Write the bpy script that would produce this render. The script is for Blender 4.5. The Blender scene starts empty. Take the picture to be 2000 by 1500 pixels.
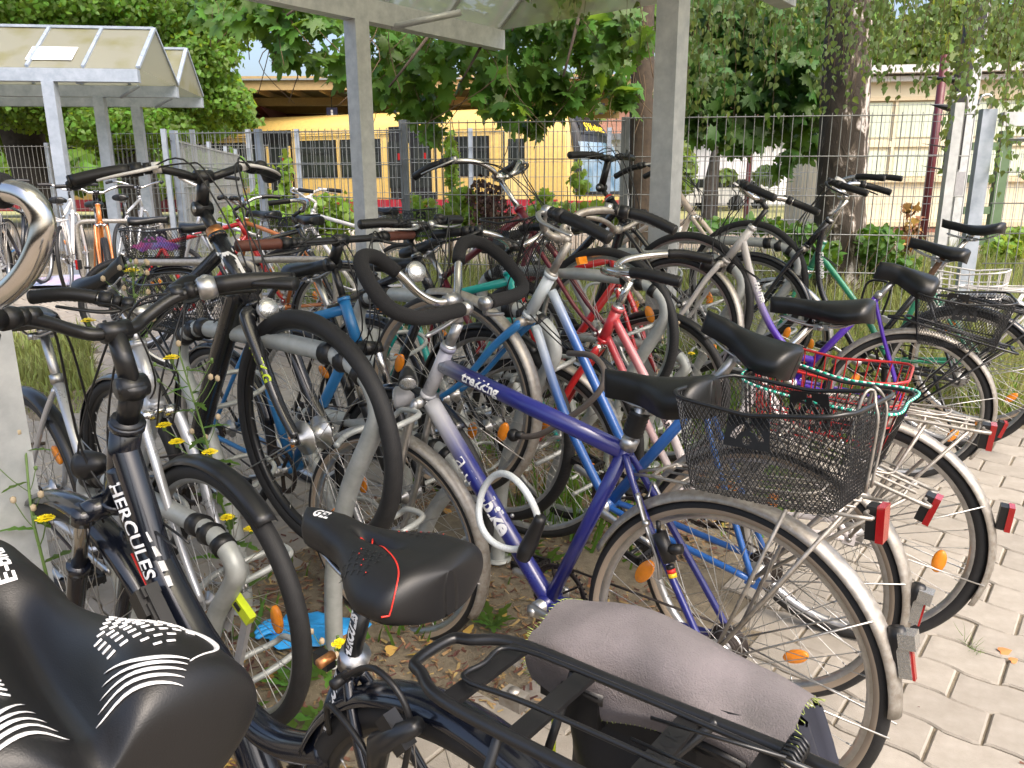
import bpy, math, random
import numpy as np
from mathutils import Vector, Matrix, noise
from math import pi, sin, cos, radians as rad
random.seed(7); np.random.seed(7)
# ---------------------------------------------------------------- camera, world, sun
SC = bpy.context.scene
COL = SC.collection
FPX, PITCH, ROLL, CH = 1502.0, rad(14.3), rad(-0.3), 1.33
_r = Vector((1, 0, 0)); _f = Vector((0, cos(PITCH), -sin(PITCH))); _u = Vector((0, sin(PITCH), cos(PITCH)))
CR = Matrix((( _r.x, _u.x, -_f.x), (_r.y, _u.y, -_f.y), (_r.z, _u.z, -_f.z))) @ Matrix.Rotation(ROLL, 3, 'Z')
cd = bpy.data.cameras.new('camera'); cam = bpy.data.objects.new('camera', cd); COL.objects.link(cam)
cam.matrix_world = Matrix.Translation((0, 0, CH)) @ CR.to_4x4()
cd.sensor_width = 36; cd.lens = 36 * FPX / 2000; cd.clip_start = 0.05; cd.clip_end = 3000
SC.camera = cam
W = bpy.data.worlds.new("World"); SC.world = W; W.use_nodes = True
nt = W.node_tree; bg = nt.nodes['Background']; sky = nt.nodes.new('ShaderNodeTexSky')
sky.sky_type = 'NISHITA'; sky.sun_disc = False; sky.sun_elevation = rad(52); sky.sun_rotation = rad(140)
sky.air_density = 1.0; sky.dust_density = 7.0; sky.ozone_density = 1.0
nt.links.new(sky.outputs[0], bg.inputs[0]); bg.inputs[1].default_value = 0.15
sl = bpy.data.lights.new('sun', 'SUN'); sl.energy = .75; sl.angle = rad(45); sl.color = (1, .975, .94)
so = bpy.data.objects.new('sun', sl); COL.objects.link(so)
_az, _el = rad(140), rad(52)                    # sun direction: behind the camera to the right
sd = Vector((sin(_az) * cos(_el), cos(_az) * cos(_el), sin(_el)))
so.rotation_euler = sd.to_track_quat('Z', 'Y').to_euler(); so.location = sd * 30
vs = SC.view_settings; vs.view_transform = 'Standard'; vs.look = 'None'; vs.gamma = 1; vs.use_curve_mapping = False
vs.exposure = 1.4
# ---------------------------------------------------------------- helpers
YAW = rad(141)
DV = Vector((cos(YAW), sin(YAW), 0)); NV = Vector((sin(YAW), -cos(YAW), 0))
def gz(x, y):                                   # the ground rises gently away from the path
    return min(max(.05 * (y - 2.2), 0), .33)
def TS(t, s, z=None):                           # rack coordinates: t along the rack, s across it
    p = NV * t + DV * s
    return Vector((p.x, p.y, gz(p.x, p.y) if z is None else z))
def at(u, v, Y):                                # a point of the place seen at photo pixel (u, v), Y metres ahead
    d = CR @ Vector(((u - 1000) / FPX, -(v - 750) / FPX, -1)); return Vector((0, 0, CH)) + d * (Y / d.y)
def pix(P):
    q = CR.transposed() @ (Vector(P) - Vector((0, 0, CH)))
    if q.z > -.05: return None
    return (1000 + FPX * q.x / -q.z, 750 - FPX * q.y / -q.z, -q.z)
def inview(P, m=150):
    q = pix(P); return q is not None and -m < q[0] < 2000 + m and -m < q[1] < 1500 + m
class MB:
    def __init__(s): s.v = []; s.f = []; s.m = []; s.sm = []
    def add(s, vs_, fs, mi=0, smooth=True):
        o = len(s.v); s.v += [tuple(p) for p in vs_]; s.f += [tuple(i + o for i in f) for f in fs]
        s.m += [mi] * len(fs); s.sm += [smooth] * len(fs); return s
    def box(s, c, d, R=None, mi=0):
        hx, hy, hz = d[0] / 2, d[1] / 2, d[2] / 2; c = Vector(c)
        P = [Vector((x, y, z)) for x in (-hx, hx) for y in (-hy, hy) for z in (-hz, hz)]
        if R is not None: P = [R @ p for p in P]
        return s.add([c + p for p in P], [(0, 1, 3, 2), (4, 6, 7, 5), (0, 4, 5, 1), (2, 3, 7, 6), (0, 2, 6, 4), (1, 5, 7, 3)], mi, False)
    def beam(s, a, b, w, h, mi=0, up=(0, 0, 1)):
        a = Vector(a); b = Vector(b); x = (b - a); L = x.length; x.normalize(); u = Vector(up)
        y = u.cross(x)
        if y.length < 1e-4: y = Vector((1, 0, 0)).cross(x)
        y.normalize(); z = x.cross(y)
        return s.box((a + b) / 2, (L, w, h), Matrix((x, y, z)).transposed(), mi)
    def tube(s, pts, r, n=8, closed=False, caps=True, mi=0, flat=1.0, fup=None):
        P = [Vector(p) for p in pts]; k = len(P)
        rr = list(r) if hasattr(r, '__len__') else [r] * k
        vs_ = []; T = []
        for i in range(k):
            a = P[(i - 1) % k] if (closed or i > 0) else P[i]; b = P[(i + 1) % k] if (closed or i < k - 1) else P[i]
            t = b - a; T.append(t.normalized() if t.length > 1e-9 else Vector((0, 0, 1)))
        nrm = Vector(fup) if fup else (Vector((0, 0, 1)) if abs(T[0].z) < .9 else Vector((1, 0, 0)))
        for i in range(k):
            nrm = nrm - T[i] * nrm.dot(T[i])
            if nrm.length < 1e-6: nrm = T[i].orthogonal()
            nrm.normalize(); bn = T[i].cross(nrm)
            for j in range(n):
                a = 2 * pi * j / n; vs_.append(P[i] + (nrm * cos(a) * flat + bn * sin(a)) * rr[i])
        fs = []
        for i in range(k if closed else k - 1):
            i2 = (i + 1) % k
            for j in range(n):
                j2 = (j + 1) % n; fs.append((i * n + j, i * n + j2, i2 * n + j2, i2 * n + j))
        if caps and not closed: fs.append(tuple(range(n - 1, -1, -1))); fs.append(tuple((k - 1) * n + j for j in range(n)))
        return s.add(vs_, fs, mi)
    def lathe(s, prof, o=(0, 0, 0), ax=(0, 1, 0), n=24, a0=0, a1=2 * pi, closedprof=False, mi=0):
        # prof: (radius, height along ax); angle 0 is +x turned towards the perpendicular
        ax = Vector(ax).normalized(); e1 = Vector((1, 0, 0)); e1 = e1 - ax * e1.dot(ax)
        if e1.length < .1: e1 = Vector((0, 0, 1)); e1 = e1 - ax * e1.dot(ax)
        e1.normalize(); e2 = e1.cross(ax) if True else None; o = Vector(o)
        full = abs(a1 - a0 - 2 * pi) < 1e-6; k = len(prof); rows = n if full else n + 1; vs_ = []
        for i in range(rows):
            a = a0 + (a1 - a0) * i / n
            for (r, h) in prof: vs_.append(o + (e1 * cos(a) + e2 * sin(a)) * r + ax * h)
        fs = []
        for i in range(n):
            i2 = (i + 1) % rows
            for j in range(k if closedprof else k - 1):
                j2 = (j + 1) % k; fs.append((i * k + j, i2 * k + j, i2 * k + j2, i * k + j2))
        if not full and closedprof: fs.append(tuple(range(k))); fs.append(tuple((rows - 1) * k + j for j in range(k - 1, -1, -1)))
        return s.add(vs_, fs, mi)
    def cyl(s, a, b, r, n=12, mi=0, r2=None): return s.tube([a, b], [r, r if r2 is None else r2], n, mi=mi)
    def ball(s, c, r, n=10, sc=(1, 1, 1), mi=0):
        vs_ = [Vector(c) + Vector((0, 0, r * sc[2]))]; c = Vector(c)
        for i in range(1, n // 2):
            a = pi * i / (n // 2)
            for j in range(n):
                b = 2 * pi * j / n; vs_.append(c + Vector((r * sc[0] * sin(a) * cos(b), r * sc[1] * sin(a) * sin(b), r * sc[2] * cos(a))))
        vs_.append(c - Vector((0, 0, r * sc[2]))); q = n // 2 - 1; fs = []
        for j in range(n): fs.append((0, 1 + j, 1 + (j + 1) % n))
        for i in range(q - 1):
            for j in range(n): fs.append((1 + i * n + j, 1 + (i + 1) * n + j, 1 + (i + 1) * n + (j + 1) % n, 1 + i * n + (j + 1) % n))
        L = len(vs_) - 1
        for j in range(n): fs.append((L, 1 + (q - 1) * n + (j + 1) % n, 1 + (q - 1) * n + j))
        return s.add(vs_, fs, mi)
    def grid(s, F, nu, nv, mi=0, smooth=True):
        return s.add([F(i / nu, j / nv) for i in range(nu + 1) for j in range(nv + 1)],
                     [(i * (nv + 1) + j, (i + 1) * (nv + 1) + j, (i + 1) * (nv + 1) + j + 1, i * (nv + 1) + j + 1) for i in range(nu) for j in range(nv)], mi, smooth)
    def mesh(s, name, mats):
        me = bpy.data.meshes.new(name); me.from_pydata(s.v, [], s.f)
        for m in (mats if isinstance(mats, (list, tuple)) else [mats]): me.materials.append(m)
        me.polygons.foreach_set('use_smooth', s.sm)
        if max(s.m or [0]): me.polygons.foreach_set('material_index', s.m)
        me.update(); return me
def ob(name, me, parent=None, mat=None, **kw):
    o = bpy.data.objects.new(name, me); COL.objects.link(o)
    if parent is not None: o.parent = parent
    if mat is not None: o.matrix_local = mat
    for k, v in kw.items(): o[k] = v
    return o
def part(name, mb, mats, parent, mat=None, **kw): return ob(name, mb.mesh(name, mats), parent, mat, **kw)
def thing(name, label, cat, mat=None, group=None, me=None):
    o = ob(name, me, None, mat); o['label'] = label; o['category'] = cat
    if group: o['group'] = group
    return o
def setting(name, mb, mats, kind='structure', **kw): return part(name, mb, mats, None, kind=kind, **kw)
def spl(pts, k=6, closed=False):                 # Catmull-Rom through the points
    P = [Vector(p) for p in pts]; n = len(P); out = []
    for i in range(n if closed else n - 1):
        p0 = P[(i - 1) % n] if (closed or i > 0) else P[i]; p1 = P[i]; p2 = P[(i + 1) % n]
        p3 = P[(i + 2) % n] if (closed or i < n - 2) else P[(i + 1) % n]
        for j in range(k):
            t = j / k; out.append(.5 * ((2 * p1) + (p2 - p0) * t + (2 * p0 - 5 * p1 + 4 * p2 - p3) * t * t + (3 * p1 - p0 - 3 * p2 + p3) * t ** 3))
    if not closed: out.append(P[-1])
    return out
def M4(loc=(0, 0, 0), rz=0, rx=0, ry=0):
    return Matrix.Translation(loc) @ Matrix.Rotation(rz, 4, 'Z') @ Matrix.Rotation(rx, 4, 'X') @ Matrix.Rotation(ry, 4, 'Y')
# ---------------------------------------------------------------- materials
MT = {}
def mat(name, col, rough=.5, metal=0., var=.12, nscale=30., bump=0., bscale=200., coat=0., col2=None, rvar=.1, trans=0., spec=.5, island=0., coords='Object', obr=0.):
    if name in MT: return MT[name]
    m = bpy.data.materials.new(name); m.use_nodes = True; N = m.node_tree.nodes; L = m.node_tree.links
    b = N['Principled BSDF']; tc = N.new('ShaderNodeTexCoord'); nz = N.new('ShaderNodeTexNoise')
    nz.inputs['Scale'].default_value = nscale; nz.inputs['Detail'].default_value = 6; nz.inputs['Roughness'].default_value = .65
    L.new(tc.outputs[coords], nz.inputs['Vector'])
    rp = N.new('ShaderNodeValToRGB'); c = Vector(col[:3]); c2 = Vector(col2) if col2 else c * (1 - var)
    c1 = c if col2 else c * (1 + var)
    rp.color_ramp.elements[0].position = .32; rp.color_ramp.elements[1].position = .68
    rp.color_ramp.elements[0].color = (*c2, 1); rp.color_ramp.elements[1].color = (*c1, 1)
    L.new(nz.outputs[0], rp.inputs[0]); out = rp.outputs[0]
    if island or obr:
        hs = N.new('ShaderNodeHueSaturation')
        if obr: oi = N.new('ShaderNodeObjectInfo'); src = oi.outputs['Random']; amt = obr
        else: ge = N.new('ShaderNodeNewGeometry'); src = ge.outputs['Random Per Island']; amt = island
        mr = N.new('ShaderNodeMapRange'); mr.inputs[3].default_value = 1 - amt; mr.inputs[4].default_value = 1 + amt; L.new(src, mr.inputs[0])
        mh = N.new('ShaderNodeMapRange'); mh.inputs[3].default_value = .5 - amt * .08; mh.inputs[4].default_value = .5 + amt * .06; L.new(src, mh.inputs[0])
        L.new(mr.outputs[0], hs.inputs['Value']); L.new(mh.outputs[0], hs.inputs['Hue']) if island else None
        L.new(out, hs.inputs['Color']); out = hs.outputs[0]
    L.new(out, b.inputs['Base Color'])
    b.inputs['Metallic'].default_value = metal; b.inputs['Coat Weight'].default_value = coat; b.inputs['Coat Roughness'].default_value = .12
    b.inputs['Specular IOR Level'].default_value = spec; b.inputs['Transmission Weight'].default_value = trans
    if rvar:
        r = N.new('ShaderNodeMapRange'); r.inputs[3].default_value = max(rough - rvar, .03); r.inputs[4].default_value = min(rough + rvar, 1); L.new(nz.outputs[0], r.inputs[0]); L.new(r.outputs[0], b.inputs['Roughness'])
    else: b.inputs['Roughness'].default_value = rough
    if bump:
        n2 = N.new('ShaderNodeTexNoise'); n2.inputs['Scale'].default_value = bscale; n2.inputs['Detail'].default_value = 4; L.new(tc.outputs[coords], n2.inputs['Vector'])
        bp = N.new('ShaderNodeBump'); bp.inputs['Strength'].default_value = bump; bp.inputs['Distance'].default_value = .003
        L.new(n2.outputs[0], bp.inputs['Height']); L.new(bp.outputs[0], b.inputs['Normal'])
    MT[name] = m; return m
def paint(name, col, rough=.32, coat=.5): return mat(name, col, rough, 0, .1, 12, coat=coat, rvar=.12)
def leafmat(name, col, var=.35, tcol=None):
    if name in MT: return MT[name]
    m = mat(name, col, .45, var=.2, nscale=3, island=var, rvar=.05, spec=.35)
    N = m.node_tree.nodes; L = m.node_tree.links; b = N['Principled BSDF']; o = N['Material Output']
    tr = N.new('ShaderNodeBsdfTranslucent'); mx = N.new('ShaderNodeMixShader'); mx.inputs[0].default_value = .42
    tcol = tcol or (col[0] * 2.6 + .02, col[1] * 2.0, col[2] * .8)
    g = N.new('ShaderNodeNewGeometry'); mr = N.new('ShaderNodeMapRange'); mr.inputs[3].default_value = .7; mr.inputs[4].default_value = 1.35; L.new(g.outputs['Random Per Island'], mr.inputs[0])
    hs = N.new('ShaderNodeHueSaturation'); hs.inputs['Color'].default_value = (*tcol, 1); L.new(mr.outputs[0], hs.inputs['Value']); L.new(hs.outputs[0], tr.inputs[0])
    L.new(b.outputs[0], mx.inputs[1]); L.new(tr.outputs[0], mx.inputs[2]); L.new(mx.outputs[0], o.inputs[0]); return m
def gradpaint(name, cA, cB, p0, p1, axis=0, rough=.3):   # two-tone fade paint along the bicycle's own length
    m = mat(name, cA, rough, 0, .0, 12, coat=.6); N = m.node_tree.nodes; L = m.node_tree.links; b = N['Principled BSDF']
    tc = N.new('ShaderNodeTexCoord'); sp = N.new('ShaderNodeSeparateXYZ'); mr = N.new('ShaderNodeMapRange'); mr.interpolation_type = 'SMOOTHSTEP'
    L.new(tc.outputs['Object'], sp.inputs[0]); L.new(sp.outputs[axis], mr.inputs[0]); mr.inputs[1].default_value = p0; mr.inputs[2].default_value = p1
    nz = N.new('ShaderNodeTexNoise'); nz.inputs['Scale'].default_value = 60
    mx = N.new('ShaderNodeMix'); mx.data_type = 'RGBA'; mx.inputs[6].default_value = (*cA, 1); mx.inputs[7].default_value = (*cB, 1)
    L.new(mr.outputs[0], mx.inputs[0]); L.new(mx.outputs[2], b.inputs['Base Color']); return m
BLK = mat('black_plastic', (.009, .009, .010), .42, var=.2); BLKM = mat('black_satin_metal', (.010, .0105, .012), .36, .1, coat=.25)
RUB = mat('rubber', (.013, .013, .013), .7, bump=.3, bscale=300); FOAM = mat('black_foam_grip', (.010, .010, .011), .9, bump=.6, bscale=500)
LEA = mat('black_saddle_vinyl', (.006, .0065, .007), .34, var=.15, nscale=8, bump=.12, bscale=900, rvar=.08)
LEAM = mat('matt_saddle_vinyl', (.007, .007, .0078), .42, var=.12, nscale=6, bump=.1, bscale=1200, rvar=.06)
CHR = mat('chrome', (.62, .61, .6), .16, 1., .08, 25, rvar=.1); ALU = mat('aluminium', (.5, .5, .5), .36, .95, .15, 40, rvar=.15)
OLDA = mat('weathered_aluminium', (.46, .44, .41), .5, .75, .25, 60, rvar=.18, col2=(.3, .27, .23)); RUST = mat('rusty_steel', (.22, .13, .08), .7, .4, .3, 80)
STL = mat('spoke_steel', (.5, .49, .47), .35, .9, .2, 90); DST = mat('dark_chain', (.06, .05, .045), .55, .6, .3, 120)
WHT = mat('white_plastic', (.72, .72, .7), .4, var=.08); RED = mat('red_lens', (.32, .010, .012), .18, coat=.6, var=.1); AMB = mat('amber_reflector', (.85, .27, .015), .22, coat=.5, var=.12, bump=.4, bscale=400)
LENS = mat('clear_lens', (.5, .51, .51), .1, .75, .1, 200, bump=.5, bscale=260); GREY = mat('grey_plastic', (.3, .3, .31), .45); BRN = mat('brown_leather_grip', (.11, .035, .022), .55, bump=.2, bscale=400)
GRN_S = mat('green_twine', (.02, .42, .3), .7); RED_P = paint('red_paint', (.42, .012, .014)); WHT_P = paint('white_paint', (.7, .68, .66)); DECW = mat('white_decal', (.78, .78, .78), .4, var=.03, rvar=.02)
DECY = mat('lime_decal', (.55, .7, .03), .4, var=.03); DECR = mat('red_decal', (.6, .03, .02), .4, var=.03); COP = mat('copper_ring', (.62, .27, .1), .35, .8)
GALV = mat('galvanised_steel', (.56, .58, .58), .45, .25, nscale=14, col2=(.40, .42, .43), rvar=.14, bump=.15, bscale=40)
GALVB = mat('bluish_galvanised_post', (.4, .45, .52), .45, .35, nscale=9, col2=(.27, .32, .38), rvar=.12)
GALVR = mat('rack_tube_galvanised', (.47, .49, .48), .5, .3, nscale=18, col2=(.33, .35, .34), rvar=.14, bump=.2, bscale=60)
def tyremat(name, wall=(.022, .022, .022), n=150):
    m = mat(name, (.013, .013, .014), .66, var=.25, nscale=50, rvar=.08); N = m.node_tree.nodes; L = m.node_tree.links; b = N['Principled BSDF']
    tc = N.new('ShaderNodeTexCoord'); sp = N.new('ShaderNodeSeparateXYZ'); L.new(tc.outputs['Object'], sp.inputs[0])
    def ma(op, a, b_=None):
        x = N.new('ShaderNodeMath'); x.operation = op
        for i, q in enumerate((a, b_)):
            if q is None: continue
            if isinstance(q, (int, float)): x.inputs[i].default_value = q
            else: L.new(q, x.inputs[i])
        return x.outputs[0]
    an = ma('ARCTAN2', sp.outputs[2], sp.outputs[0]); ay = ma('ABSOLUTE', sp.outputs[1])
    ph = ma('ADD', ma('MULTIPLY', an, n), ma('MULTIPLY', ay, 420.)); w = ma('GREATER_THAN', ma('SINE', ph), .82)
    gr = ma('LESS_THAN', ma('ABSOLUTE', ma('SUBTRACT', ay, .007)), .0012); w = ma('MAXIMUM', w, gr)
    r2 = ma('SQRT', ma('ADD', ma('MULTIPLY', sp.outputs[0], sp.outputs[0]), ma('MULTIPLY', sp.outputs[2], sp.outputs[2])))
    tread = ma('GREATER_THAN', r2, .3315); w = ma('MULTIPLY', w, tread)
    bp = N.new('ShaderNodeBump'); bp.inputs['Strength'].default_value = 1; bp.inputs['Distance'].default_value = .004; bp.invert = True
    L.new(w, bp.inputs['Height']); L.new(bp.outputs[0], b.inputs['Normal'])
    if wall[0] > .05:
        old = b.inputs['Base Color'].links[0].from_socket; mx = N.new('ShaderNodeMix'); mx.data_type = 'RGBA'; L.new(ma('LESS_THAN', r2, .3255), mx.inputs[0])
        L.new(old, mx.inputs[6]); mx.inputs[7].default_value = (*wall, 1); L.new(mx.outputs[2], b.inputs['Base Color'])
    return m
TYB = tyremat('black_tyre'); TYG = tyremat('gumwall_tyre', (.3, .24, .18)); TYK = tyremat('trekking_tyre', n=90)
def flatshape(loops, depth=.002):                # filled outline with holes, in its own xy plane
    cu = bpy.data.curves.new('tmp', 'CURVE'); cu.dimensions = '2D'; cu.fill_mode = 'BOTH'; cu.extrude = depth / 2
    for lp in loops:
        s = cu.splines.new('POLY'); s.points.add(len(lp) - 1)
        for i, p in enumerate(lp): s.points[i].co = (p[0], p[1], 0, 1)
        s.use_cyclic_u = True
    o = bpy.data.objects.new('tmp', cu); me = bpy.data.meshes.new_from_object(o); bpy.data.objects.remove(o); return me
def textmesh(txt, size, F, bold=.0, shear=0., space=1., outline=False):   # F maps flat (x, y) of the lettering to 3D
    cu = bpy.data.curves.new('tmp', 'FONT'); cu.body = txt; cu.size = size; cu.align_x = 'CENTER'; cu.align_y = 'CENTER'; cu.shear = shear
    cu.offset = bold; cu.space_character = space; cu.resolution_u = 3
    o = bpy.data.objects.new('tmp', cu); me = bpy.data.meshes.new_from_object(o); bpy.data.objects.remove(o)
    for v in me.vertices: v.co = F(v.co.x, v.co.y)
    return me
def tubetext(txt, size, a, b, r, side, parent, m, bold=.0, shear=0., name='lettering', space=1., rot=0., pos=.5, flip=False, up=None):
    # lettering wrapped on a tube from a to b; side = outward direction the text faces
    a = Vector(a); b = Vector(b); x = (b - a).normalized(); n0 = Vector(side); n0 = (n0 - x * n0.dot(x)).normalized(); y = n0.cross(x)
    c = a + (b - a) * pos
    def F(px, py):
        th = py / r + rot
        return c + x * px + (n0 * cos(th) + y * sin(th)) * (r + .0008)
    me = textmesh(txt, size, F, bold, shear, space); me.materials.append(m); return ob(name, me, parent)
# ---------------------------------------------------------------- bicycle parts
WC = {}
def wheelmesh(kind, R=.345, w=.0185, hubw=.05, hubr=.014, nsp=36, knob=False):
    key = (kind, R, w, hubr, nsp, knob)
    if key in WC: return WC[key]
    b = MB(); rr = R - w
    if kind == 'tyre':
        prof = [(rr + w * cos(a) * (1.05 if cos(a) > 0 else 1), w * sin(a)) for a in [pi * (-.78 + 1.56 * i / 12) for i in range(13)]]
        b.lathe(prof, n=88)
        if knob:
            for i in range(110):
                for j in (-1, 0, 1):
                    a = 2 * pi * (i + (.5 if j == 0 else 0)) / 110; th = j * .62; q = rr + w * 1.03 * cos(th)
                    c = Vector((cos(a) * q, w * 1.02 * sin(th), sin(a) * q)); x = Vector((-sin(a), 0, cos(a))); z = Vector((cos(a) * cos(th), sin(th), sin(a) * cos(th)))
                    b.box(c, (.013, .011, .006), Matrix((x, z.cross(x), z)).transposed())
    elif kind == 'rim':
        r0 = rr - w * .55; h = .011
        b.lathe([(r0, -h), (r0 + .004, -h * 1.15), (r0 - .001, -h * 1.15), (r0 - .012, -h), (r0 - .018, -.004), (r0 - .018, .004), (r0 - .012, h), (r0 - .001, h * 1.15), (r0 + .004, h * 1.15), (r0, h), (r0 - .004, 0)], n=72, closedprof=True)
    elif kind == 'spokes':
        r0 = rr - w * .55 - .016
        for i in range(nsp):
            sd_ = 1 if i % 2 else -1; a = 2 * pi * i / nsp; da = (.9 if (i // 2) % 2 else -.9)
            h = Vector((cos(a + da) * hubr * 1.7, sd_ * hubw * .55, sin(a + da) * hubr * 1.7)); p = Vector((cos(a) * r0, sd_ * .003, sin(a) * r0))
            b.tube([h, p], .00105, 4, caps=False); b.tube([p, p.lerp(h, .045)], .0021, 4)
    elif kind == 'hub':
        hw = hubw
        b.lathe([(0.001, -hw - .022), (.005, -hw - .022), (.005, -hw - .002), (hubr * .7, -hw), (hubr * .7, -hw * .75), (hubr * 1.85, -hw * .62), (hubr * 1.85, -hw * .5), (hubr, -hw * .4), (hubr * .9, 0), (hubr, hw * .4), (hubr * 1.85, hw * .5), (hubr * 1.85, hw * .62), (hubr * .7, hw * .75), (hubr * .7, hw), (.005, hw + .002), (.005, hw + .022), (.001, hw + .022)], n=20)
        for sgn in (-1, 1): b.lathe([(.001, hw + .018), (.0095, hw + .018), (.0095, hw + .01), (.001, hw + .01)] if sgn > 0 else [(.001, -hw - .018), (.0095, -hw - .018), (.0095, -hw - .01), (.001, -hw - .01)], n=6)
    elif kind == 'sprocket':
        b.lathe([(.008, -.034), (.047, -.034), (.047, -.036), (.008, -.036)], n=30, closedprof=True)
        for k in range(5): b.lathe([(.012, -.030 + k * .005), (.043 - .004 * k, -.030 + k * .005), (.043 - .004 * k, -.032 + k * .005), (.012, -.032 + k * .005)], n=22, closedprof=True)
    me = b.mesh(kind, []); WC[key] = me; return me
def meshcopy(me, m):
    k = (me.name, m.name)
    if k in WC: return WC[k]
    c = me.copy(); c.materials.clear(); c.materials.append(m); WC[k] = c; return c
def wheel(root, name, Mx, R, tyre, rim, w=.0185, hub=ALU, hubr=.014, nsp=36, refl=2, knob=False, sprocket=False, rot=0.):
    Mw = Mx @ Matrix.Rotation(rot, 4, 'Y')
    o = ob(name, meshcopy(wheelmesh('rim', R, w), rim), root, Mw)
    ob('tyre', meshcopy(wheelmesh('tyre', R, w, knob=knob), tyre), o); ob('spokes', meshcopy(wheelmesh('spokes', R, w, hubr=hubr, nsp=nsp), STL), o)
    ob('hub', meshcopy(wheelmesh('hub', R, w, hubr=hubr), hub), o)
    if sprocket: ob('sprocket', meshcopy(wheelmesh('sprocket', R, w), DST), o)
    for i in range(refl):
        a = 1.1 + pi * i; c = Vector((cos(a) * R * .68, 0, sin(a) * R * .68)); b = MB(); x = Vector((-sin(a), 0, cos(a))); z = Vector((cos(a), 0, sin(a)))
        prof = [(0.001, -.006), (.9, -.006), (1, -.003), (1, .003), (.9, .006), (.001, .006)]
        vs_ = []; n = 18
        for k in range(n):
            t = 2 * pi * k / n
            for (q, h) in prof: vs_.append(c + x * cos(t) * q * .035 + z * sin(t) * q * .018 + Vector((0, h, 0)))
        fs = [(k * 6 + j, ((k + 1) % n) * 6 + j, ((k + 1) % n) * 6 + j + 1, k * 6 + j + 1) for k in range(n) for j in range(5)]
        b.add(vs_, fs); part('reflector', b, AMB, o)
    return o
def arc_guard(b, R, a0, a1, w=.026, r_off=.011, th=.0015, n=40, mi=0):     # mudguard, angles measured from +x towards +z
    ys = [(-1, -.012), (-.9, -.004), (-.5, .004), (0, .007), (.5, .004), (.9, -.004), (1, -.012)]
    prof = [(R + r_off + h, y * w) for y, h in ys] + [(R + r_off + h - th, y * w * .97) for y, h in reversed(ys)]
    b.lathe(prof, n=n, a0=a0, a1=a1, closedprof=True, mi=mi)
def saddle_top(x, y, P):
    L = P['L']; u = min(max(-x / L + .5, 0), 1)      # u 0 nose .. 1 tail
    wn, wr = P['wn'], P['wr']; sm = min(max((u - .30) / .48, 0), 1); sm = sm * sm * (3 - 2 * sm)
    w = wn * (.75 + .5 * min(u / .3, 1)) + (wr - wn) * sm
    if u < .06: w *= max(1 - ((.06 - u) / .06) ** 2, 0) ** .5 * .999 + .001
    if u > .86: w *= max(1 - ((u - .86) / .14) ** 2.4, 0) ** .5 * .92 + .08 if u < 1 else .08
    w = max(w, .002)
    q = min(abs(y) / w, 1.0); zt = P['arch'] * ((u - .55) ** 2) * 4 - P.get('nosedrop', .01) * max(0, .22 - u) / .22 * 1.2
    if u > .9: zt -= .014 * ((u - .9) / .1) ** 2
    drop = P['drop'] * (.75 + .35 * sm)
    z = zt - drop * (1 - (1 - q ** 2.6) ** (1 / 2.2))
    lob = P.get('lobe', 0)
    if lob: z += lob * math.exp(-((abs(y) - wr * .56) / (wr * .36)) ** 2) * math.exp(-((u - .78) / .17) ** 2) + lob * .5 * math.exp(-(y / .02) ** 2) * math.exp(-((u - .2) / .2) ** 2)
    gv = P.get('groove', 0)
    if gv: z -= gv * math.exp(-(y / P.get('gw', .013)) ** 2) * (1 / (1 + math.exp(-(u - P.get('g0', .38)) * 40))) * (1 / (1 + math.exp((u - P.get('g1', .78)) * 40)))
    return z, w, u
SAD = dict(L=.27, wn=.02, wr=.078, arch=.012, drop=.035)
def saddle(root, Mx, P=None, m=LEA, rails=True, name='saddle', springs=False):
    P = dict(SAD, **(P or {})); L = P['L']; b = MB(); nu, nv = P.get('nu', 36), P.get('nv', 22)
    def F(i, j):
        u = .5 - .5 * cos(pi * i) if P.get('fine') is None else i; x = L * (.5 - u); _, w, _ = saddle_top(x, 0, P)
        th = (j - .5) * 2; sk = P.get('skirt', .02)
        if abs(th) <= .8: y = w * math.sin(th / .8 * pi / 2); z, _, _ = saddle_top(x, y, P); return Vector((x, y, z))
        e = (abs(th) - .8) / .2; z, _, _ = saddle_top(x, w, P); return Vector((x, math.copysign(w * (1 - .16 * e * e), th), z - sk * e))
    b.grid(F, nu, nv); b.f.append(tuple(nu * (nv + 1) + j for j in range(nv + 1))); b.m.append(0); b.sm.append(False); o = part(name, b, m, root, Mx)
    bs = MB(); z0 = saddle_top(0, P['wr'], P)[0] - .008
    def G(i, j):
        x = L * (.5 - i) * .96; _, w, _ = saddle_top(x, 0, P); z, _, _ = saddle_top(x, w, P); return Vector((x, (j - .5) * 2 * w * .86, z - P.get('skirt', .02) * .8 - .004))
    bs.grid(G, 16, 6); part('saddle_base', bs, BLK, o)
    if rails:
        r = MB()
        for s in (-1, 1): r.tube(spl([(L * .40, .008 * s, -.045), (L * .2, .016 * s, -.062), (0, .021 * s, -.07), (-L * .2, .022 * s, -.07), (-L * .40, .03 * s, -.045)], 4), .0035, 6)
        r.box((-.005, 0, -.072), (.04, .055, .016)); r.tube([(-.005, -.034, -.072), (-.005, .034, -.072)], .009, 10)
        part('saddle_rails', r, ALU if not springs else BLKM, o)
        if springs:
            sp = MB()
            for s in (-1, 1): sp.tube([(-L * .38 + .014 * cos(k * .7), s * .04 + .014 * sin(k * .7), -.03 - .045 * k / 45) for k in range(46)], .0025, 5)
            part('saddle_springs', sp, BLKM, o)
    return o
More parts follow.
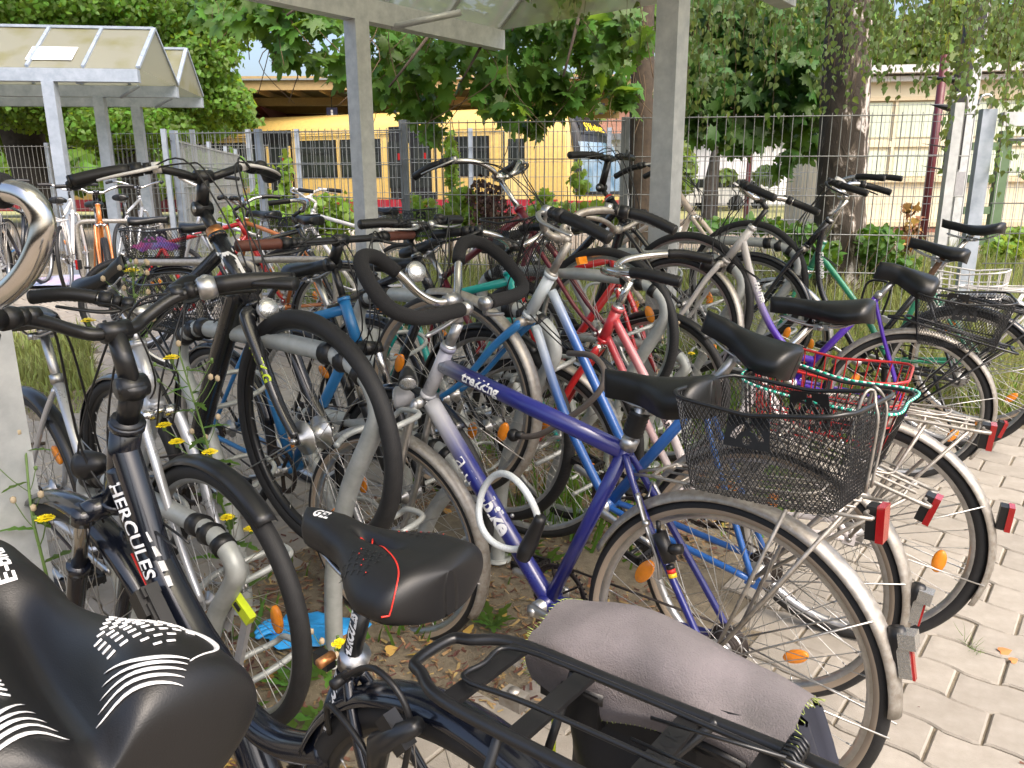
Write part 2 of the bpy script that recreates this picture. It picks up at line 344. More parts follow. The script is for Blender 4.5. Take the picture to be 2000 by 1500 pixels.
def barpath(kind, w=.29, rise=.03):
    if kind == 'flat': return [(-.03, -w, rise), (-.015, -w * .62, rise), (0, -w * .35, rise * .5), (0, -.05, 0), (0, .05, 0), (0, w * .35, rise * .5), (-.015, w * .62, rise), (-.03, w, rise)], .13
    if kind == 'city': return [(-.17, -w, rise), (-.08, -w * .98, rise + .01), (-.005, -w * .84, rise + .015), (.03, -w * .55, rise * .9), (.02, -w * .25, rise * .25), (0, -.04, 0), (0, .04, 0), (.02, w * .25, rise * .25), (.03, w * .55, rise * .9), (-.005, w * .84, rise + .015), (-.08, w * .98, rise + .01), (-.17, w, rise)], .125
    if kind == 'cruiser': return [(-.24, -w, rise), (-.14, -w * .97, rise + .01), (-.04, -w * .8, rise), (.015, -w * .5, rise * .7), (.03, -w * .25, rise * .15), (0, -.04, 0), (0, .04, 0), (.03, w * .25, rise * .15), (.015, w * .5, rise * .7), (-.04, w * .8, rise), (-.14, w * .97, rise + .01), (-.24, w, rise)], .13
    if kind == 'touring': return [(-.10, -w, rise), (-.05, -w * .72, rise + .005), (0, -w * .42, rise * .8), (.01, -w * .2, rise * .2), (0, -.03, 0), (0, .03, 0), (.01, w * .2, rise * .2), (0, w * .42, rise * .8), (-.05, w * .72, rise + .005), (-.10, w, rise)], .13
def build_bars(root, Mx, c, kind, barm=BLKM, gripm=BLK, w=.29, rise=.03, levers=BLKM, bell=None, grips='round', shifter=True):
    pts, gl = barpath(kind, w, rise); C = Vector(c); path = [p + C for p in spl(pts, 5)]
    b = MB(); b.tube(path, .0115, 10); o = part('handlebar', b, barm, root, Mx)
    for s in (0, 1):
        q = path if s else path[::-1]; L = 0; seg = [q[-1]]
        for i in range(len(q) - 2, -1, -1):
            L += (q[i] - seg[-1]).length; seg.append(q[i])
            if L > gl: break
        seg = seg[::-1]; g = MB(); n = len(seg)
        if grips == 'ergo':
            g.tube([p + Vector((0, 0, 0)) for p in seg], [.0165] * n, 12)
            a, e = seg[max(n - 4, 0)], seg[-1]; di = (e - a).normalized(); pd = di.cross(Vector((0, 0, 1))).normalized() * (-1 if s else 1)
            k = spl([a - di * .02, a.lerp(e, .3), a.lerp(e, .75), e + di * .004], 4)
            g.tube([p + pd * (.006 + .02 * (i / len(k))) - Vector((0, 0, .004)) for i, p in enumerate(k)], [.012 + .013 * sin(min(i / len(k), 1) * 2.0) for i in range(len(k))], 12, flat=.55)
        else:
            path2 = spl(seg, 3) if n > 2 else seg
            g.tube(path2, [.0158 + (.0012 if i % 2 else 0) for i in range(len(path2))], 12)
        g.tube([seg[-1], seg[-1] + (seg[-1] - seg[-2]).normalized() * .006], [.0172, .015], 12)
        part('grip', g, gripm, o)
        a = seg[0]; di = (seg[0] - seg[1]).normalized(); up = Vector((0, 0, 1)); fw = di.cross(up).normalized()
        if fw.x < 0: fw = -fw
        if shifter:
            h = MB(); h.tube([a + di * .004, a + di * .03], [.0195, .0185], 12); h.tube([a + di * .034, a + di * .05], [.016, .016], 10); part('gear_shifter', h, BLK if levers != CHR else GREY, o)
        if levers:
            l = MB(); p = a + di * .055; l.tube([p, p + di * .022], .0155, 10); l.tube(spl([p + di * .01, p + fw * .03 + di * .01 - up * .008, p + fw * .052 - di * .03 - up * .02, p + fw * .05 - di * .09 - up * .026, p + fw * .04 - di * .135 - up * .03], 4), [.009 - .0045 * i / 16 for i in range(17)], 8, flat=.7)
            part('brake_lever', l, levers, o)
    if bell: bb = MB(); bb.ball(C + Vector((0, bell, .028)), .022, 12, (1, 1, .7)); part('bell', bb, BLK, o)
    return o, path
def crankset(root, Mx, bb, ang, arm=ALU, chainring=DST, L=.17, near=0, guard=None):
    BBp = Vector((bb[0], 0, bb[1])); b = MB()
    b.tube([BBp + Vector((0, -.055, 0)), BBp + Vector((0, .055, 0))], .019, 14); part('bottom_bracket', b, ALU, root, Mx)
    for s in (-1, 1):
        a = ang + (pi if s > 0 else 0); d = Vector((cos(a), 0, sin(a))); p0 = BBp + Vector((0, s * .066, 0)); p1 = p0 + d * L + Vector((0, s * .012, 0)); c = MB()
        c.tube([p0 - d * .016, p0, p0.lerp(p1, .3), p0.lerp(p1, .8), p1, p1 + d * .012], [.012, .017, .0125, .0105, .013, .009], 10, flat=.6, fup=(0, 1, 0)); c.tube([p0, p0 + Vector((0, s * .014, 0))], .011, 12)
        o = part('crank_arm', c, arm, root, Mx); pe = MB(); q = p1 + Vector((0, s * .01, 0))
        pe.tube([q, q + Vector((0, s * .1, 0))], .006, 8); q2 = q + Vector((0, s * .055, 0))
        for dx in (-.032, .032):
            pe.box(q2 + Vector((dx, 0, 0)), (.012, .09, .02))
            for k in range(6): pe.box(q2 + Vector((dx + math.copysign(.006, dx), -.038 + k * .015, .008)), (.006, .005, .008)); pe.box(q2 + Vector((dx + math.copysign(.006, dx), -.038 + k * .015, -.008)), (.006, .005, .008))
        for dy in (-.04, .04): pe.box(q2 + Vector((0, dy, 0)), (.075, .01, .02))
        part('pedal', pe, BLK, o)
    c = MB(); y = -.045; c.lathe([(.07, y), (.084, y), (.084, y - .003), (.07, y - .003)], o=BBp, n=44, closedprof=True)
    for k in range(42): a = 2 * pi * k / 42; c.box(BBp + Vector((cos(a) * .0865, y - .0015, sin(a) * .0865)), (.006, .002, .005), Matrix.Rotation(-a, 3, 'Y'))
    for k in range(5):
        a = ang + 2 * pi * k / 5; c.beam(BBp + Vector((0, y - .0015, 0)), BBp + Vector((cos(a) * .076, y - .0015, sin(a) * .076)), .014, .005)
    part('chainring', c, chainring, root, Mx)
    n = MB(); d = BBp.normalized(); pe = Vector((-d.z, 0, d.x))
    for s in (-1, 1): n.tube([BBp + Vector((0, y, 0)) + pe * .084 * s, Vector((0, y + .008, 0)) + pe * .038 * s], .0035, 4, fup=(0, 1, 0), flat=1.4)
    n.tube([BBp + Vector((0, y, 0)) + pe * .084 * cos(q) + d * .084 * sin(q) for q in [pi * k / 10 for k in range(11)]], .0035, 4, fup=(0, 1, 0)); part('chain', n, DST, root, Mx)
    if guard: g = MB(); g.tube([BBp + Vector((0, y - .004, 0)) + pe * .088, Vector((.02, y, 0)) + pe * .05], .02, 8, flat=.5, fup=(0, 1, 0)); part('chain_guard', g, guard, root, Mx)
def V3(p): return Vector((p[0], p[1], p[2])) if len(p) == 3 else Vector((p[0], 0, p[1]))
def bike(label, loc, yaw=YAW, lean=0., pitch=0., R=.345, wb=1.08, steer=0., group='bicycles parked in the rack', K=None, **o):
    K = dict(dict(bb=(.45, -.055), sc=(.255, .43), sp=(.21, .56), ht=(.805, .60), hb=(.865, .455), sad=(.19, .625)), **(K or {}))
    Rm = Matrix.Rotation(yaw, 3, 'Z') @ Matrix.Rotation(lean, 3, 'X') @ Matrix.Rotation(-pitch, 3, 'Y')
    hubp = Vector(loc) + (Matrix.Rotation(yaw, 3, 'Z') @ Matrix.Rotation(lean, 3, 'X')) @ Vector((0, 0, R))
    root = thing('bicycle', label, 'bicycle', Matrix.Translation(hubp - Rm @ Vector((0, 0, R))) @ Rm.to_4x4(), group)
    H = Matrix.Translation((0, 0, R)); g = o.get
    fp = g('frame', BLKM); forkm = g('fork', fp); tr = g('tr', .016); sm = g('mud', None)
    hb, ht = V3(K['hb']), V3(K['ht']); ax = (ht - hb).normalized(); fw = Vector((ax.z, 0, -ax.x))
    S = H @ Matrix.Translation(hb) @ Matrix.Rotation(steer, 4, ax) @ Matrix.Translation(-hb)
    # frame
    b = MB(); bb, sc = V3(K['bb']), V3(K['sc']); tubes = g('tubes')
    b.tube([hb, ht], g('hr', .0185), 16); b.tube([ht - ax * .006, ht + ax * .006], g('hr', .0185) * 1.15, 16); b.tube([hb - ax * .006, hb + ax * .006], g('hr', .0185) * 1.15, 16)
    if tubes is None: tubes = [([ht.lerp(hb, .2), sc], tr), ([ht.lerp(hb, .8), bb], tr * 1.15)]
    for pts, r in tubes:
        q = [V3(p) for p in pts]; b.tube(spl(q, 8) if len(q) > 2 else q, r, 14, flat=g('tflat', 1.0))
    b.tube([bb, sc], g('sr', .0155), 14); b.tube([bb - Vector((0, .034, 0)), bb + Vector((0, .034, 0))], .021, 14)
    ss = g('stays_from', None); ss = V3(ss) if ss else sc.lerp(bb, .06)
    for s in (-1, 1):
        b.tube(spl([ss + Vector((-.008, .01 * s, 0)), ss.lerp(Vector(), .3) + Vector((0, .036 * s, 0)), Vector((.004, .062 * s, .006))], 6), .0085, 8)
        b.tube(spl([bb + Vector((0, .02 * s, 0)), bb.lerp(Vector(), .35) + Vector((0, .045 * s, 0)), Vector((.012, .062 * s, 0))], 6), .0095, 8)
        b.box((0, .062 * s, 0), (.034, .006, .034))
    b.tube([V3(K['sc']).lerp(bb, .03) + Vector((0, -.001, 0)), V3(K['sc']) + (sc - bb).normalized() * .012], g('sr', .0155) * 1.2, 14, mi=1)
    fo = part('frame', b, [fp, ALU], root, H)
    # fork
    f = MB(); cr = hb - ax * .022; fh = Vector((wb, 0, 0)); fm = [forkm, g('crown', CHR), CHR]
    f.tube([hb - ax * .012, cr], .02, 14, mi=1)
    for s in (-1, 1):
        off = Vector((0, .05 * s, 0))
        if g('susp'):
            k = cr + fw * .012; mid = k.lerp(fh, .34)
            f.tube([k + off * 1.15, k + off * 1.15 - ax * .02, mid + off * 1.15], .0145, 14, mi=2); f.tube([mid + off * 1.15, mid.lerp(fh, .06) + off * 1.15, mid.lerp(fh, .85) + off * 1.12, fh + off * 1.05], [.021, .0195, .017, .013], 14); f.tube([mid + off * 1.15 + ax * .012, mid + off * 1.15 - ax * .006], .0225, 14, mi=0)
            f.tube([k + ax * .012, k + off * .6 + ax * .006, k + off * 1.15 + ax * .004], [.026, .024, .021], 14)
            f.tube([k + off * 1.15 + ax * .016, k + off * 1.15 - ax * .014], .0225, 16)
        else:
            f.tube(spl([cr + off * .45, cr + off * .85 - ax * .015, cr.lerp(fh, .3) + off * .98 - fw * .0, cr.lerp(fh, .7) + off - fw * .012, fh + off * 1.05 + Vector((0, 0, .008))], 5), [(.0135 - .0055 * i / 20) * g('forkr', 1) for i in range(21)], 10, flat=1.25)
            f.tube([cr + off * .2, cr + off * .9], .0155, 10, mi=1)
        f.box(fh + off * 1.05, (.024, .005, .026))
    part('fork', f, fm, root, S)
    tyre, rim = g('tyre', TYB), g('rim', ALU); w = g('tw', .0185)
    wheel(root, 'rear_wheel', H, R, tyre, rim, w, g('hubm', ALU), g('rhubr', .02), sprocket=True, refl=g('refl', 2), knob=g('knob', False), rot=g('rrot', .3))
    wheel(root, 'front_wheel', S @ Matrix.Translation(fh), R, tyre, rim, w, g('hubm', ALU), g('fhubr', .014), refl=g('frefl', g('refl', 2)), knob=g('knob', False), rot=g('frot', 1.))
    if sm:
        # rear guard runs from behind the bottom bracket over the top to the tail
        m = MB(); arc_guard(m, R, rad(g('ra0', 15)), rad(g('ra1', 200)), w=g('mw', .026)); ro = part('rear_mudguard', m, sm, root, H)
        st_ = MB()
        for s in (-1, 1):
            for a in g('staya', (150, 188)):
                a = rad(a); st_.tube([Vector((0, .062 * s, 0)), Vector((cos(a) * (R + .008), .028 * s, sin(a) * (R + .008)))], .0022, 5)
        part('mudguard_stay', st_, g('stm', STL), ro)
        m = MB(); arc_guard(m, R, rad(g('fa0', 48)), rad(g('fa1', 205)), w=g('mw', .026)); fo2 = part('front_mudguard', m, sm, root, S @ Matrix.Translation(fh))
        st2 = MB()
        for s in (-1, 1): a = rad(190); st2.tube([Vector((0, .055 * s, 0)), Vector((cos(a) * (R + .008), .028 * s, sin(a) * (R + .008)))], .0022, 5)
        part('mudguard_stay', st2, g('stm', STL), fo2)
    # cockpit
    rise, reach = g('stemrise', .07), g('reach', .07); stm = g('stem', BLKM); st3 = MB(); q = ht + ax * rise
    sr_ = g('stemr', .0115); st3.tube([ht, ht + ax * .012], g('hr', .0185) * 1.05, 14, mi=1); st3.tube([ht, q], sr_, 14)
    c = q + fw * reach * .95 + Vector((0, 0, g('stemup', .015)))
    if g('pivot'):
        st3.tube([q - ax * .012, q + ax * .012], sr_ * 1.35, 14); st3.tube([q + Vector((0, -.024, 0)), q + Vector((0, .024, 0))], .021, 18)
        for s in (-1, 1): st3.tube([q + Vector((0, .022 * s, 0)), q + Vector((0, .0265 * s, 0))], .009, 12, mi=1)
        st3.tube([q, c], [.0175, .0165], 14, flat=1.1)
    else: st3.tube(spl([q - ax * .02, q, c], 4) if g('bent') else [q, c], sr_ * 1.05, 12)
    st3.tube([c + Vector((0, -.024, 0)), c + Vector((0, .024, 0))], .0185, 16)
    for s in (-1, 1): st3.tube([c + Vector((0, .014 * s, .01)), c + Vector((.004, .014 * s, .021))], .0035, 6, mi=1)
    part('stem', st3, [stm, g('hsm', ALU)], root, S)
    bp = None
    if g('bars', 'city') != 'custom':
        _, bp = build_bars(root, S, c, g('bars', 'city'), g('barm', CHR), g('gripm', BLK), g('bw', .29), g('brise', .05), g('levers', ALU), g('bell'), g('grips', 'round'), g('shifter', True))
        cb = MB(); kk = len(bp)
        for s in ((.18, .82) if g('cables', True) else ()):
            p = bp[int(s * (kk - 1))]; sg = -1 if s < .5 else 1; out = c + fw * .10 + Vector((0, sg * .04, -.06))
            cb.tube(spl([p + Vector((.02, 0, -.01)), p.lerp(out, .6) + Vector((.035, 0, .012)), out, hb + fw * .09 + Vector((0, -sg * .02, .05)), hb + fw * .03 + Vector((0, -sg * .02, -.06))], 7), .0024, 6)
            cb.tube(spl([p + Vector((.02, 0, -.015)), c + fw * .08 + Vector((0, sg * .07, -.02)), hb + fw * .05 + Vector((0, sg * .02, .04)), ht.lerp(bb, .3) + Vector((0, sg * .012, -.02))], 7), .0024, 6)
        if cb.v: part('brake_cables', cb, BLK, root, S)
    # saddle and post
    if g('saddle', True) or g('post'):
        sp = V3(K['sp']); p = MB(); sa = V3(K['sad']); p.tube([sc.lerp(bb, .1), sp], .0135, 14); p.tube([sp, sp + (sp - sc).normalized() * .02], .016, 12)
        po = part('seat_post', p, g('postm', ALU), root, H)
        if g('boot'):
            bo = MB(); d = (sp - sc).normalized(); a = sc + d * .02
            bo.tube([a + d * (k * .0045) for k in range(14)], [.021 + (.0035 if k % 2 else 0) for k in range(14)], 14); part('suspension_boot', bo, BLK, po)
        if g('saddle', True): saddle(root, H @ M4(sa, ry=rad(g('satilt', 0))), g('sadP'), g('sadm', LEA), springs=g('springs', False))
    if g('crank', True): crankset(root, H, K['bb'], rad(g('cang', 200)), g('crankm', ALU), guard=g('guard'))
    root['_H'] = 0; del root['_H']
    return dict(M=Matrix.Translation(hubp - Rm @ Vector((0, 0, R))) @ Rm.to_4x4(), root=root, H=H, S=S, c=c, K=K, hb=hb, ht=ht, bb=bb, sc=sc, fh=fh, ax=ax, fw=fw, R=R, frame=fo, bars=bp)
def carrier(B, x0=.16, x1=-.27, z=.40, w=.06, m=OLDA, r=.005, name='luggage_rack', spring=True):
    b = MB(); R = B['R']
    b.tube(spl([(x1, -w, z), (x0 - .05, -w, z), (x0, -w * .6, z), (x0, w * .6, z), (x0 - .05, w, z), (x1, w, z), (x1 - .01, w * .5, z), (x1 - .01, -w * .5, z)], 4, True), r, 6, closed=True)
    for k in range(4): x = x1 + .03 + k * (x0 - x1 - .1) / 3; b.tube([(x, -w, z), (x, w, z)], r * .8, 5)
    b.tube([(x1 + .01, -.02, z + .004), (x0 - .02, -.02, z + .004)], r * .7, 5); b.tube([(x1 + .01, .02, z + .004), (x0 - .02, .02, z + .004)], r * .7, 5)
    for s in (-1, 1):
        b.tube([(x1 + .12, w * s, z), (0.0, .066 * s, .0)], r, 6); b.tube([(x1 + .02, w * s, z), (0.0, .068 * s, .01)], r, 6)
        b.tube([(x0 - .02, w * s * .8, z), (x0 + .07, .014 * s, z - .02)], r * .9, 5)
    o = part(name, b, m, B['root'], B['H'])
    if spring:
        c = MB(); c.tube(spl([(x0 - .12, -.045, z + .008), (x1 + .1, -.045, z + .02), (x1 + .07, 0, z + .03), (x1 + .1, .045, z + .02), (x0 - .12, .045, z + .008)], 4), r * .6, 5); part('spring_clip', c, m, o)
    return o
def rrect(hx, hy, r, n=6):
    P = []
    for (cx, cy, a0) in ((hx - r, hy - r, 0), (-hx + r, hy - r, 90), (-hx + r, -hy + r, 180), (hx - r, -hy + r, 270)):
        for k in range(n + 1): a = rad(a0 + 90 * k / n); P.append((cx + r * cos(a), cy + r * sin(a)))
    return P
def basket(root, Mx, L=.38, W_=.28, Hh=.22, taper=.82, pitch=.012, wr=.0008, m=BLKM, kind='mesh', rimr=.0045, plate=True, name='basket', dip=.02, stuff=None):
    # open wire basket, floor at z = 0; x along the bicycle
    top = rrect(L / 2, W_ / 2, .06, 6); k = len(top); lens = [0]
    for i in range(k): lens.append(lens[-1] + (Vector(top[(i + 1) % k]) - Vector(top[i])).length)
    T = lens[-1]
    def S(s, v):
        s = s % T; i = 0
        while i < k - 1 and lens[i + 1] < s: i += 1
        f = (s - lens[i]) / max(lens[i + 1] - lens[i], 1e-9); a = Vector(top[i]).lerp(Vector(top[(i + 1) % k]), f); q = taper + (1 - taper) * v
        zt = Hh - dip * (1 - abs(a.x) / (L / 2)) * (abs(a.y) > W_ * .45)
        return Vector((a.x * q, a.y * q, zt * v))
    b = MB(); b.tube([S(T * i / 60, 1) for i in range(60)], rimr, 8, closed=True)
    o = part(name, b, m, root, Mx); w = MB()
    if kind == 'mesh':
        n = int(T / pitch)
        for i in range(n):
            for sg in (-1, 1):
                w.tube([S(i * T / n + sg * v * Hh * .62, v) for v in [j / 7 for j in range(8)]], wr, 3, caps=False)
        hx, hy = L / 2 * taper, W_ / 2 * taper; c = -hx - hy
        while c < hx + hy:
            for sg in (-1, 1):
                P = [(x, sg * (x - c)) for x in (-hx, hx)]; a = max(-hx, c - hy); e = min(hx, c + hy)
                if e > a: w.tube([(a, sg * (a - c), 0), (e, sg * (e - c), 0)], wr, 3, caps=False)
            c += pitch * 1.3
    else:
        n = int(T / pitch)
        for i in range(n): w.tube([S(i * T / n, v) for v in (0, .5, 1)], wr, 5, caps=False)
        for v in ((0, .33, .66) if Hh > .15 else (0, .5)): w.tube([S(T * i / 60, v) for i in range(60)], wr * 1.1, 5, closed=True)
        hx, hy = L / 2 * taper, W_ / 2 * taper; nx = int(2 * hx / pitch)
        for i in range(nx + 1): x = -hx + 2 * hx * i / nx; w.tube([(x, -hy * .97, 0), (x, hy * .97, 0)], wr, 5, caps=False)
        for j in range(5): y = -hy + 2 * hy * j / 4; w.tube([(-hx, y, 0), (hx, y, 0)], wr * 1.2, 5, caps=False)
    part('wire_mesh' if kind == 'mesh' else 'wires', w, m, o)
    if plate:
        for sg in (-1, 1):
            def arc(r0, a0, a1, n=10): return [(r0 * cos(rad(a0 + (a1 - a0) * i / n)), r0 * sin(rad(a0 + (a1 - a0) * i / n))) for i in range(n + 1)]
            loops = [[(-.045, -.03), (.045, -.03), (.04, .03), (-.04, .03)], [(x, y - .02) for x, y in arc(.034, 12, 78) + arc(.022, 78, 12)], [(x, y - .02) for x, y in arc(.034, 102, 168) + arc(.022, 168, 102)],
                     [(x, y - .016) for x, y in arc(.009, 0, 360, 14)[:-1]], [(-.005, .018), (.005, .018), (.005, .026), (-.005, .026)]]
            me = flatshape(loops, .002); me.materials.append(m)
            nrm = Vector((0, sg, .12)).normalized(); v = .76; zc = Hh * v; yc = sg * (W_ / 2 * (taper + (1 - taper) * v) + .002)
            ax_ = Vector((-sg, 0, 0)); up = nrm.cross(ax_); Mp = Matrix((ax_, up, nrm)).transposed().to_4x4(); Mp.translation = (-.0, yc, zc - .006); ob('emblem_plate', me, o, Mp)
    return o
def rearlight(B, x, z, y=0, kind='block', m=RED):
    b = MB()
    if kind == 'block': b.box((x, y, z), (.02, .035, .065)); b.box((x - .016, y, z), (.014, .04, .07), mi=1)
    else:
        Q = Matrix.Rotation(.16, 3, 'Y')
        b.tube([(x + .004, y, z + .05), (x, y, z + .03), (x + .004, y, z - .045), (x + .012, y, z - .075)], [.013, .0175, .012, .005], 8, flat=1.15); b.box((x - .018, y, z + .032), (.03, .036, .03), Q, 2); b.box((x - .016, y, z - .012), (.022, .03, .06), Q, 2); b.box((x - .029, y, z - .014), (.005, .014, .062), Q, 1)
    return part('rear_light', b, [BLK, m, LENS], B['root'], B['H'])
def headlight(B, p, d=(1, 0, -.1), r=.035, L=.05, m=BLK, lens=LENS, steered=True):
    p = Vector(p); d = Vector(d).normalized(); b = MB(); b.tube([p - d * L, p - d * L * .7, p - d * L * .2, p], [r * .35, r * .72, r * .97, r], 20); o = part('headlight', b, m, B['root'], B['S'] if steered else B['H'])
    l = MB(); l.tube([p, p + d * .004, p + d * .006], [r * .93, r * .9, r * .3], 20); part('lens', l, lens, o); return o
def kickstand(B, m=BLKM, a=(.10, .07, .0), e=(-.12, .17, -.30)):
    b = MB(); b.tube([a, e], [.009, .007], 8); b.tube([e, Vector(e) + Vector((-.012, .01, -.015))], .012, 8); return part('kickstand', b, m, B['root'], B['H'])
# ---------------------------------------------------------------- ground, paving
GND = mat('gravelly_soil', (.27, .22, .16), .9, var=.3, nscale=9, bump=1., bscale=90, col2=(.17, .135, .095), coords='Object')
SND = mat('joint_sand', (.22, .185, .13), .95, var=.3, nscale=30, bump=1., bscale=200, col2=(.12, .10, .07))
PAV = mat('concrete_paver', (.315, .288, .25), .85, var=.1, nscale=14, bump=.5, bscale=260, col2=(.245, .222, .188), obr=.09, rvar=.06)
PAVS = mat('concrete_paver_far', (.315, .288, .25), .85, var=.1, nscale=14, bump=.5, bscale=260, col2=(.245, .222, .188), island=.09, rvar=.06)
GRS = mat('rough_grass_ground', (.11, .13, .035), .95, var=.3, nscale=4, bump=1., bscale=60, col2=(.2, .18, .08))
b = MB(); b.grid(lambda i, j: Vector((-60 + 120 * i, -4 + 30 * j, gz(0, -4 + 30 * j) - .03)), 12, 60); setting('ground', b, GND)
b = MB(); b.grid(lambda i, j: Vector((-900 + 1800 * i, 26 + 1400 * j, .298)), 4, 4); setting('distant_ground', b, mat('dry_grass', (.34, .31, .13), .95, var=.2, nscale=.4, col2=(.2, .22, .07)))
PL, PW = .205, .152
def paved(s, t, P):
    if t < -1.5: return False
    if s < .93 + .12 * sin(t * 2.3) + (.32 if t < 1.9 else 0): return t < 4.55 + .1 * sin(s * 5) and s > -4
    if s > 2.32 + .1 * sin(t * 3): 
        if P.y > 9.6 and P.x > -6.2: return False
        if P.x < -2.55 and 4.15 < P.y < 6.3 and P.x < -2.3 - (P.y - 4.1) * .55: return False
        return P.y < 13 and t < 3.1 + .3 * s and P.y < 10.5 - .0 * P.x
    return False
def wavy(x): # the wavy long edge of the paver
    u = (x / PL) % 1.0; return .0085 * (1 if .12 < u < .42 else -1 if .58 < u < .9 else sin((u - .5) * -2 * pi * 3.1) if .42 <= u <= .58 else (u - .9) / .11 - 1 if u >= .9 else u / .12)
blocks = []
for j in range(-14, 90):
    for i in range(-26, 78):
        s0 = i * PL + (j % 2) * PL / 2 + .018; t0 = j * PW
        P = NV * (t0 + PW / 2) + DV * (s0 + PL / 2); P = Vector((P.x, P.y, gz(P.x, P.y)))
        if P.y < .5 or not inview(P, 130) or not paved(s0 + PL / 2, t0 + PW / 2, P): continue
        blocks.append((pix(P)[2], s0, t0, P, j))
blocks.sort(key=lambda q: q[0])
def blockverts(s0, t0, j, nseg, g=.0032, c=.006, zt=0.0, dep=.05):
    xs = [g + (PL - 2 * g) * k / nseg for k in range(nseg + 1)]; off = (j % 2) * PL / 2
    lo = [(x, g + wavy(x + off)) for x in xs]; hi = [(x, PW - g + wavy(x + off)) for x in xs]
    return lo + hi[::-1]
def block_mesh(b, s0, t0, j, nseg, P=None, tilt=(0, 0, 0)):
    lp = blockverts(s0, t0, j, nseg); n = len(lp); cx, cy = PL / 2, PW / 2; vs_ = []
    for ring, (q, z) in enumerate(((1, -.03), (1, -.005), (.955, .0))):
        for (x, y) in lp: vs_.append((cx + (x - cx) * q, cy + (y - cy) * (q if ring < 2 else q - .015), z + tilt[0] + tilt[1] * (x - cx) + tilt[2] * (y - cy)))
    fs = [(r * n + k, r * n + (k + 1) % n, (r + 1) * n + (k + 1) % n, (r + 1) * n + k) for r in (0, 1) for k in range(n)] + [tuple(2 * n + k for k in range(n))]
    if P is not None: vs_ = [P(v) for v in vs_]
    b.add(vs_, fs, 0, False)
pavc = MB()
pav_mats = {}
paving = MB(); paving.grid(lambda i, j: Vector((-16 + 24 * i, .3 + 13 * j, gz(0, .3 + 13 * j) - .008)), 2, 60); paving = setting('paving', paving, SND)
for k, (d_, s0, t0, P, j) in enumerate(blocks[:300]):
    key = j % 2
    if key not in pav_mats: bb_ = MB(); block_mesh(bb_, 0, 0, j, 12); pav_mats[key] = bb_.mesh('brick', PAV)
    o = bpy.data.objects.new('paving_stone', pav_mats[key]); COL.objects.link(o); o.parent = paving
    base = NV * t0 + DV * s0; gr = .05 if P.y > 2.2 else 0
    X = DV.copy(); Yv = NV.copy(); X.z = DV.y * gr; Yv.z = NV.y * gr; Z = X.cross(Yv).normalized() * (-1 if X.cross(Yv).z < 0 else 1)
    zo = gz(base.x, base.y) + random.uniform(-.002, .002)
    Mx = Matrix((X + Z * random.uniform(-.01, .01), Yv + Z * random.uniform(-.012, .012), Z)).transposed().to_4x4(); Mx.translation = (base.x, base.y, zo); o.matrix_local = Mx
far = MB()
for (d_, s0, t0, P, j) in blocks[300:]:
    base = NV * t0 + DV * s0; dz = random.uniform(-.002, .002)
    def Fm(v, base=base, dz=dz):
        q = base + DV * v[0] + NV * v[1]; return (q.x, q.y, gz(q.x, q.y) + v[2] + dz)
    block_mesh(far, s0, t0, j, 8 if d_ < 5 else 4, Fm)
part('paving_stones_beyond', far, PAVS, paving, kind='stuff')
# ---------------------------------------------------------------- bicycle stands: bent hoops with wheel holders
def hoop(t, high, label, pads=True, holders=True):
    dz = max(0, .05 * (NV * t + DV * 1.9).y - .11); root = thing('bicycle_stand', label, 'bike stand', Matrix.Translation(TS(t, 1.88, dz)) @ Matrix((DV, -NV, Vector((0, 0, 1)))).transposed().to_4x4(), 'hoop stands of the bicycle rack')
    h = .92 if high else .56; xs = 1 if high else .82; zs = h / .92
    q = [(-.23, -.03), (-.235, .12), (-.26, .32), (-.34, .55), (-.44, .72), (-.475, .80), (-.44, .875), (-.34, .915), (-.15, .925), (.15, .925), (.34, .915), (.44, .875), (.475, .80), (.44, .72), (.34, .55), (.26, .32), (.235, .12), (.23, -.03)]
    pts = [(x * xs, 0, z * zs if z > 0 else z) for x, z in q]; b = MB(); path = spl(pts, 5); b.tube(path, .0255 if high else .0235, 16)
    for s in (-1, 1): b.lathe([(.001, .004), (.05, .004), (.05, 0)], o=(s * .23, 0, -.002), ax=(0, 0, 1), n=16)
    part('hoop_tube', b, GALVR, root)
    if pads:
        p = MB()
        for s in (-1, 1):
            for a, w_ in (((-.30, .9205), .035), ((-.36, .908), .03), ((-.42, .885), .022)):
                c = Vector((s * a[0] * xs, 0, a[1] * zs)); d = Vector((-s * .8 if a[0] < -.33 else -s, 0, .12 - .55 * (a[0] < -.4))).normalized()
                p = MB(); p.tube([c - d * w_ * .6, c + d * w_ * .6], (.0262 if high else .0245) + .0035, 16); part('rubber_pad', p, BLK, root)
    if holders:
        c = MB(); r = .0085
        zz = ((.70, .40) if high else (.40, .13))
        for s in (-1, 1):
            for z, yy in ((zz[0], -1), (zz[1], -1)):
                x0 = s * (.40 if high else .30); c = MB(); c.tube(spl([(x0, 0, z), (x0 + s * .04, yy * .10, z + .03), (x0 + s * .02, yy * .19, z + .035), (x0 - s * .06, yy * .205, z + .03), (x0 - s * .1, yy * .19, z), (x0 - s * .13, yy * .07, z - .02), (x0 - s * .1, 0, z - .03)], 6), r, 8); part('wheel_holder', c, GALVR, root)
    return root
hoop(.84, False, 'low galvanised hoop stand in front, partly behind the black step-through frame')
hoop(1.21, True, 'tall galvanised hoop stand with black rubber pads, nearest big arch on the left')
hoop(1.58, False, 'low galvanised hoop stand behind the thick white cable lock')
hoop(1.95, True, 'tall galvanised hoop stand beside the light blue step-through tubes')
hoop(2.32, False, 'low galvanised hoop stand behind the black sprung saddle')
hoop(2.69, True, 'tall galvanised hoop stand with a pale flower against it, by the right shelter post')
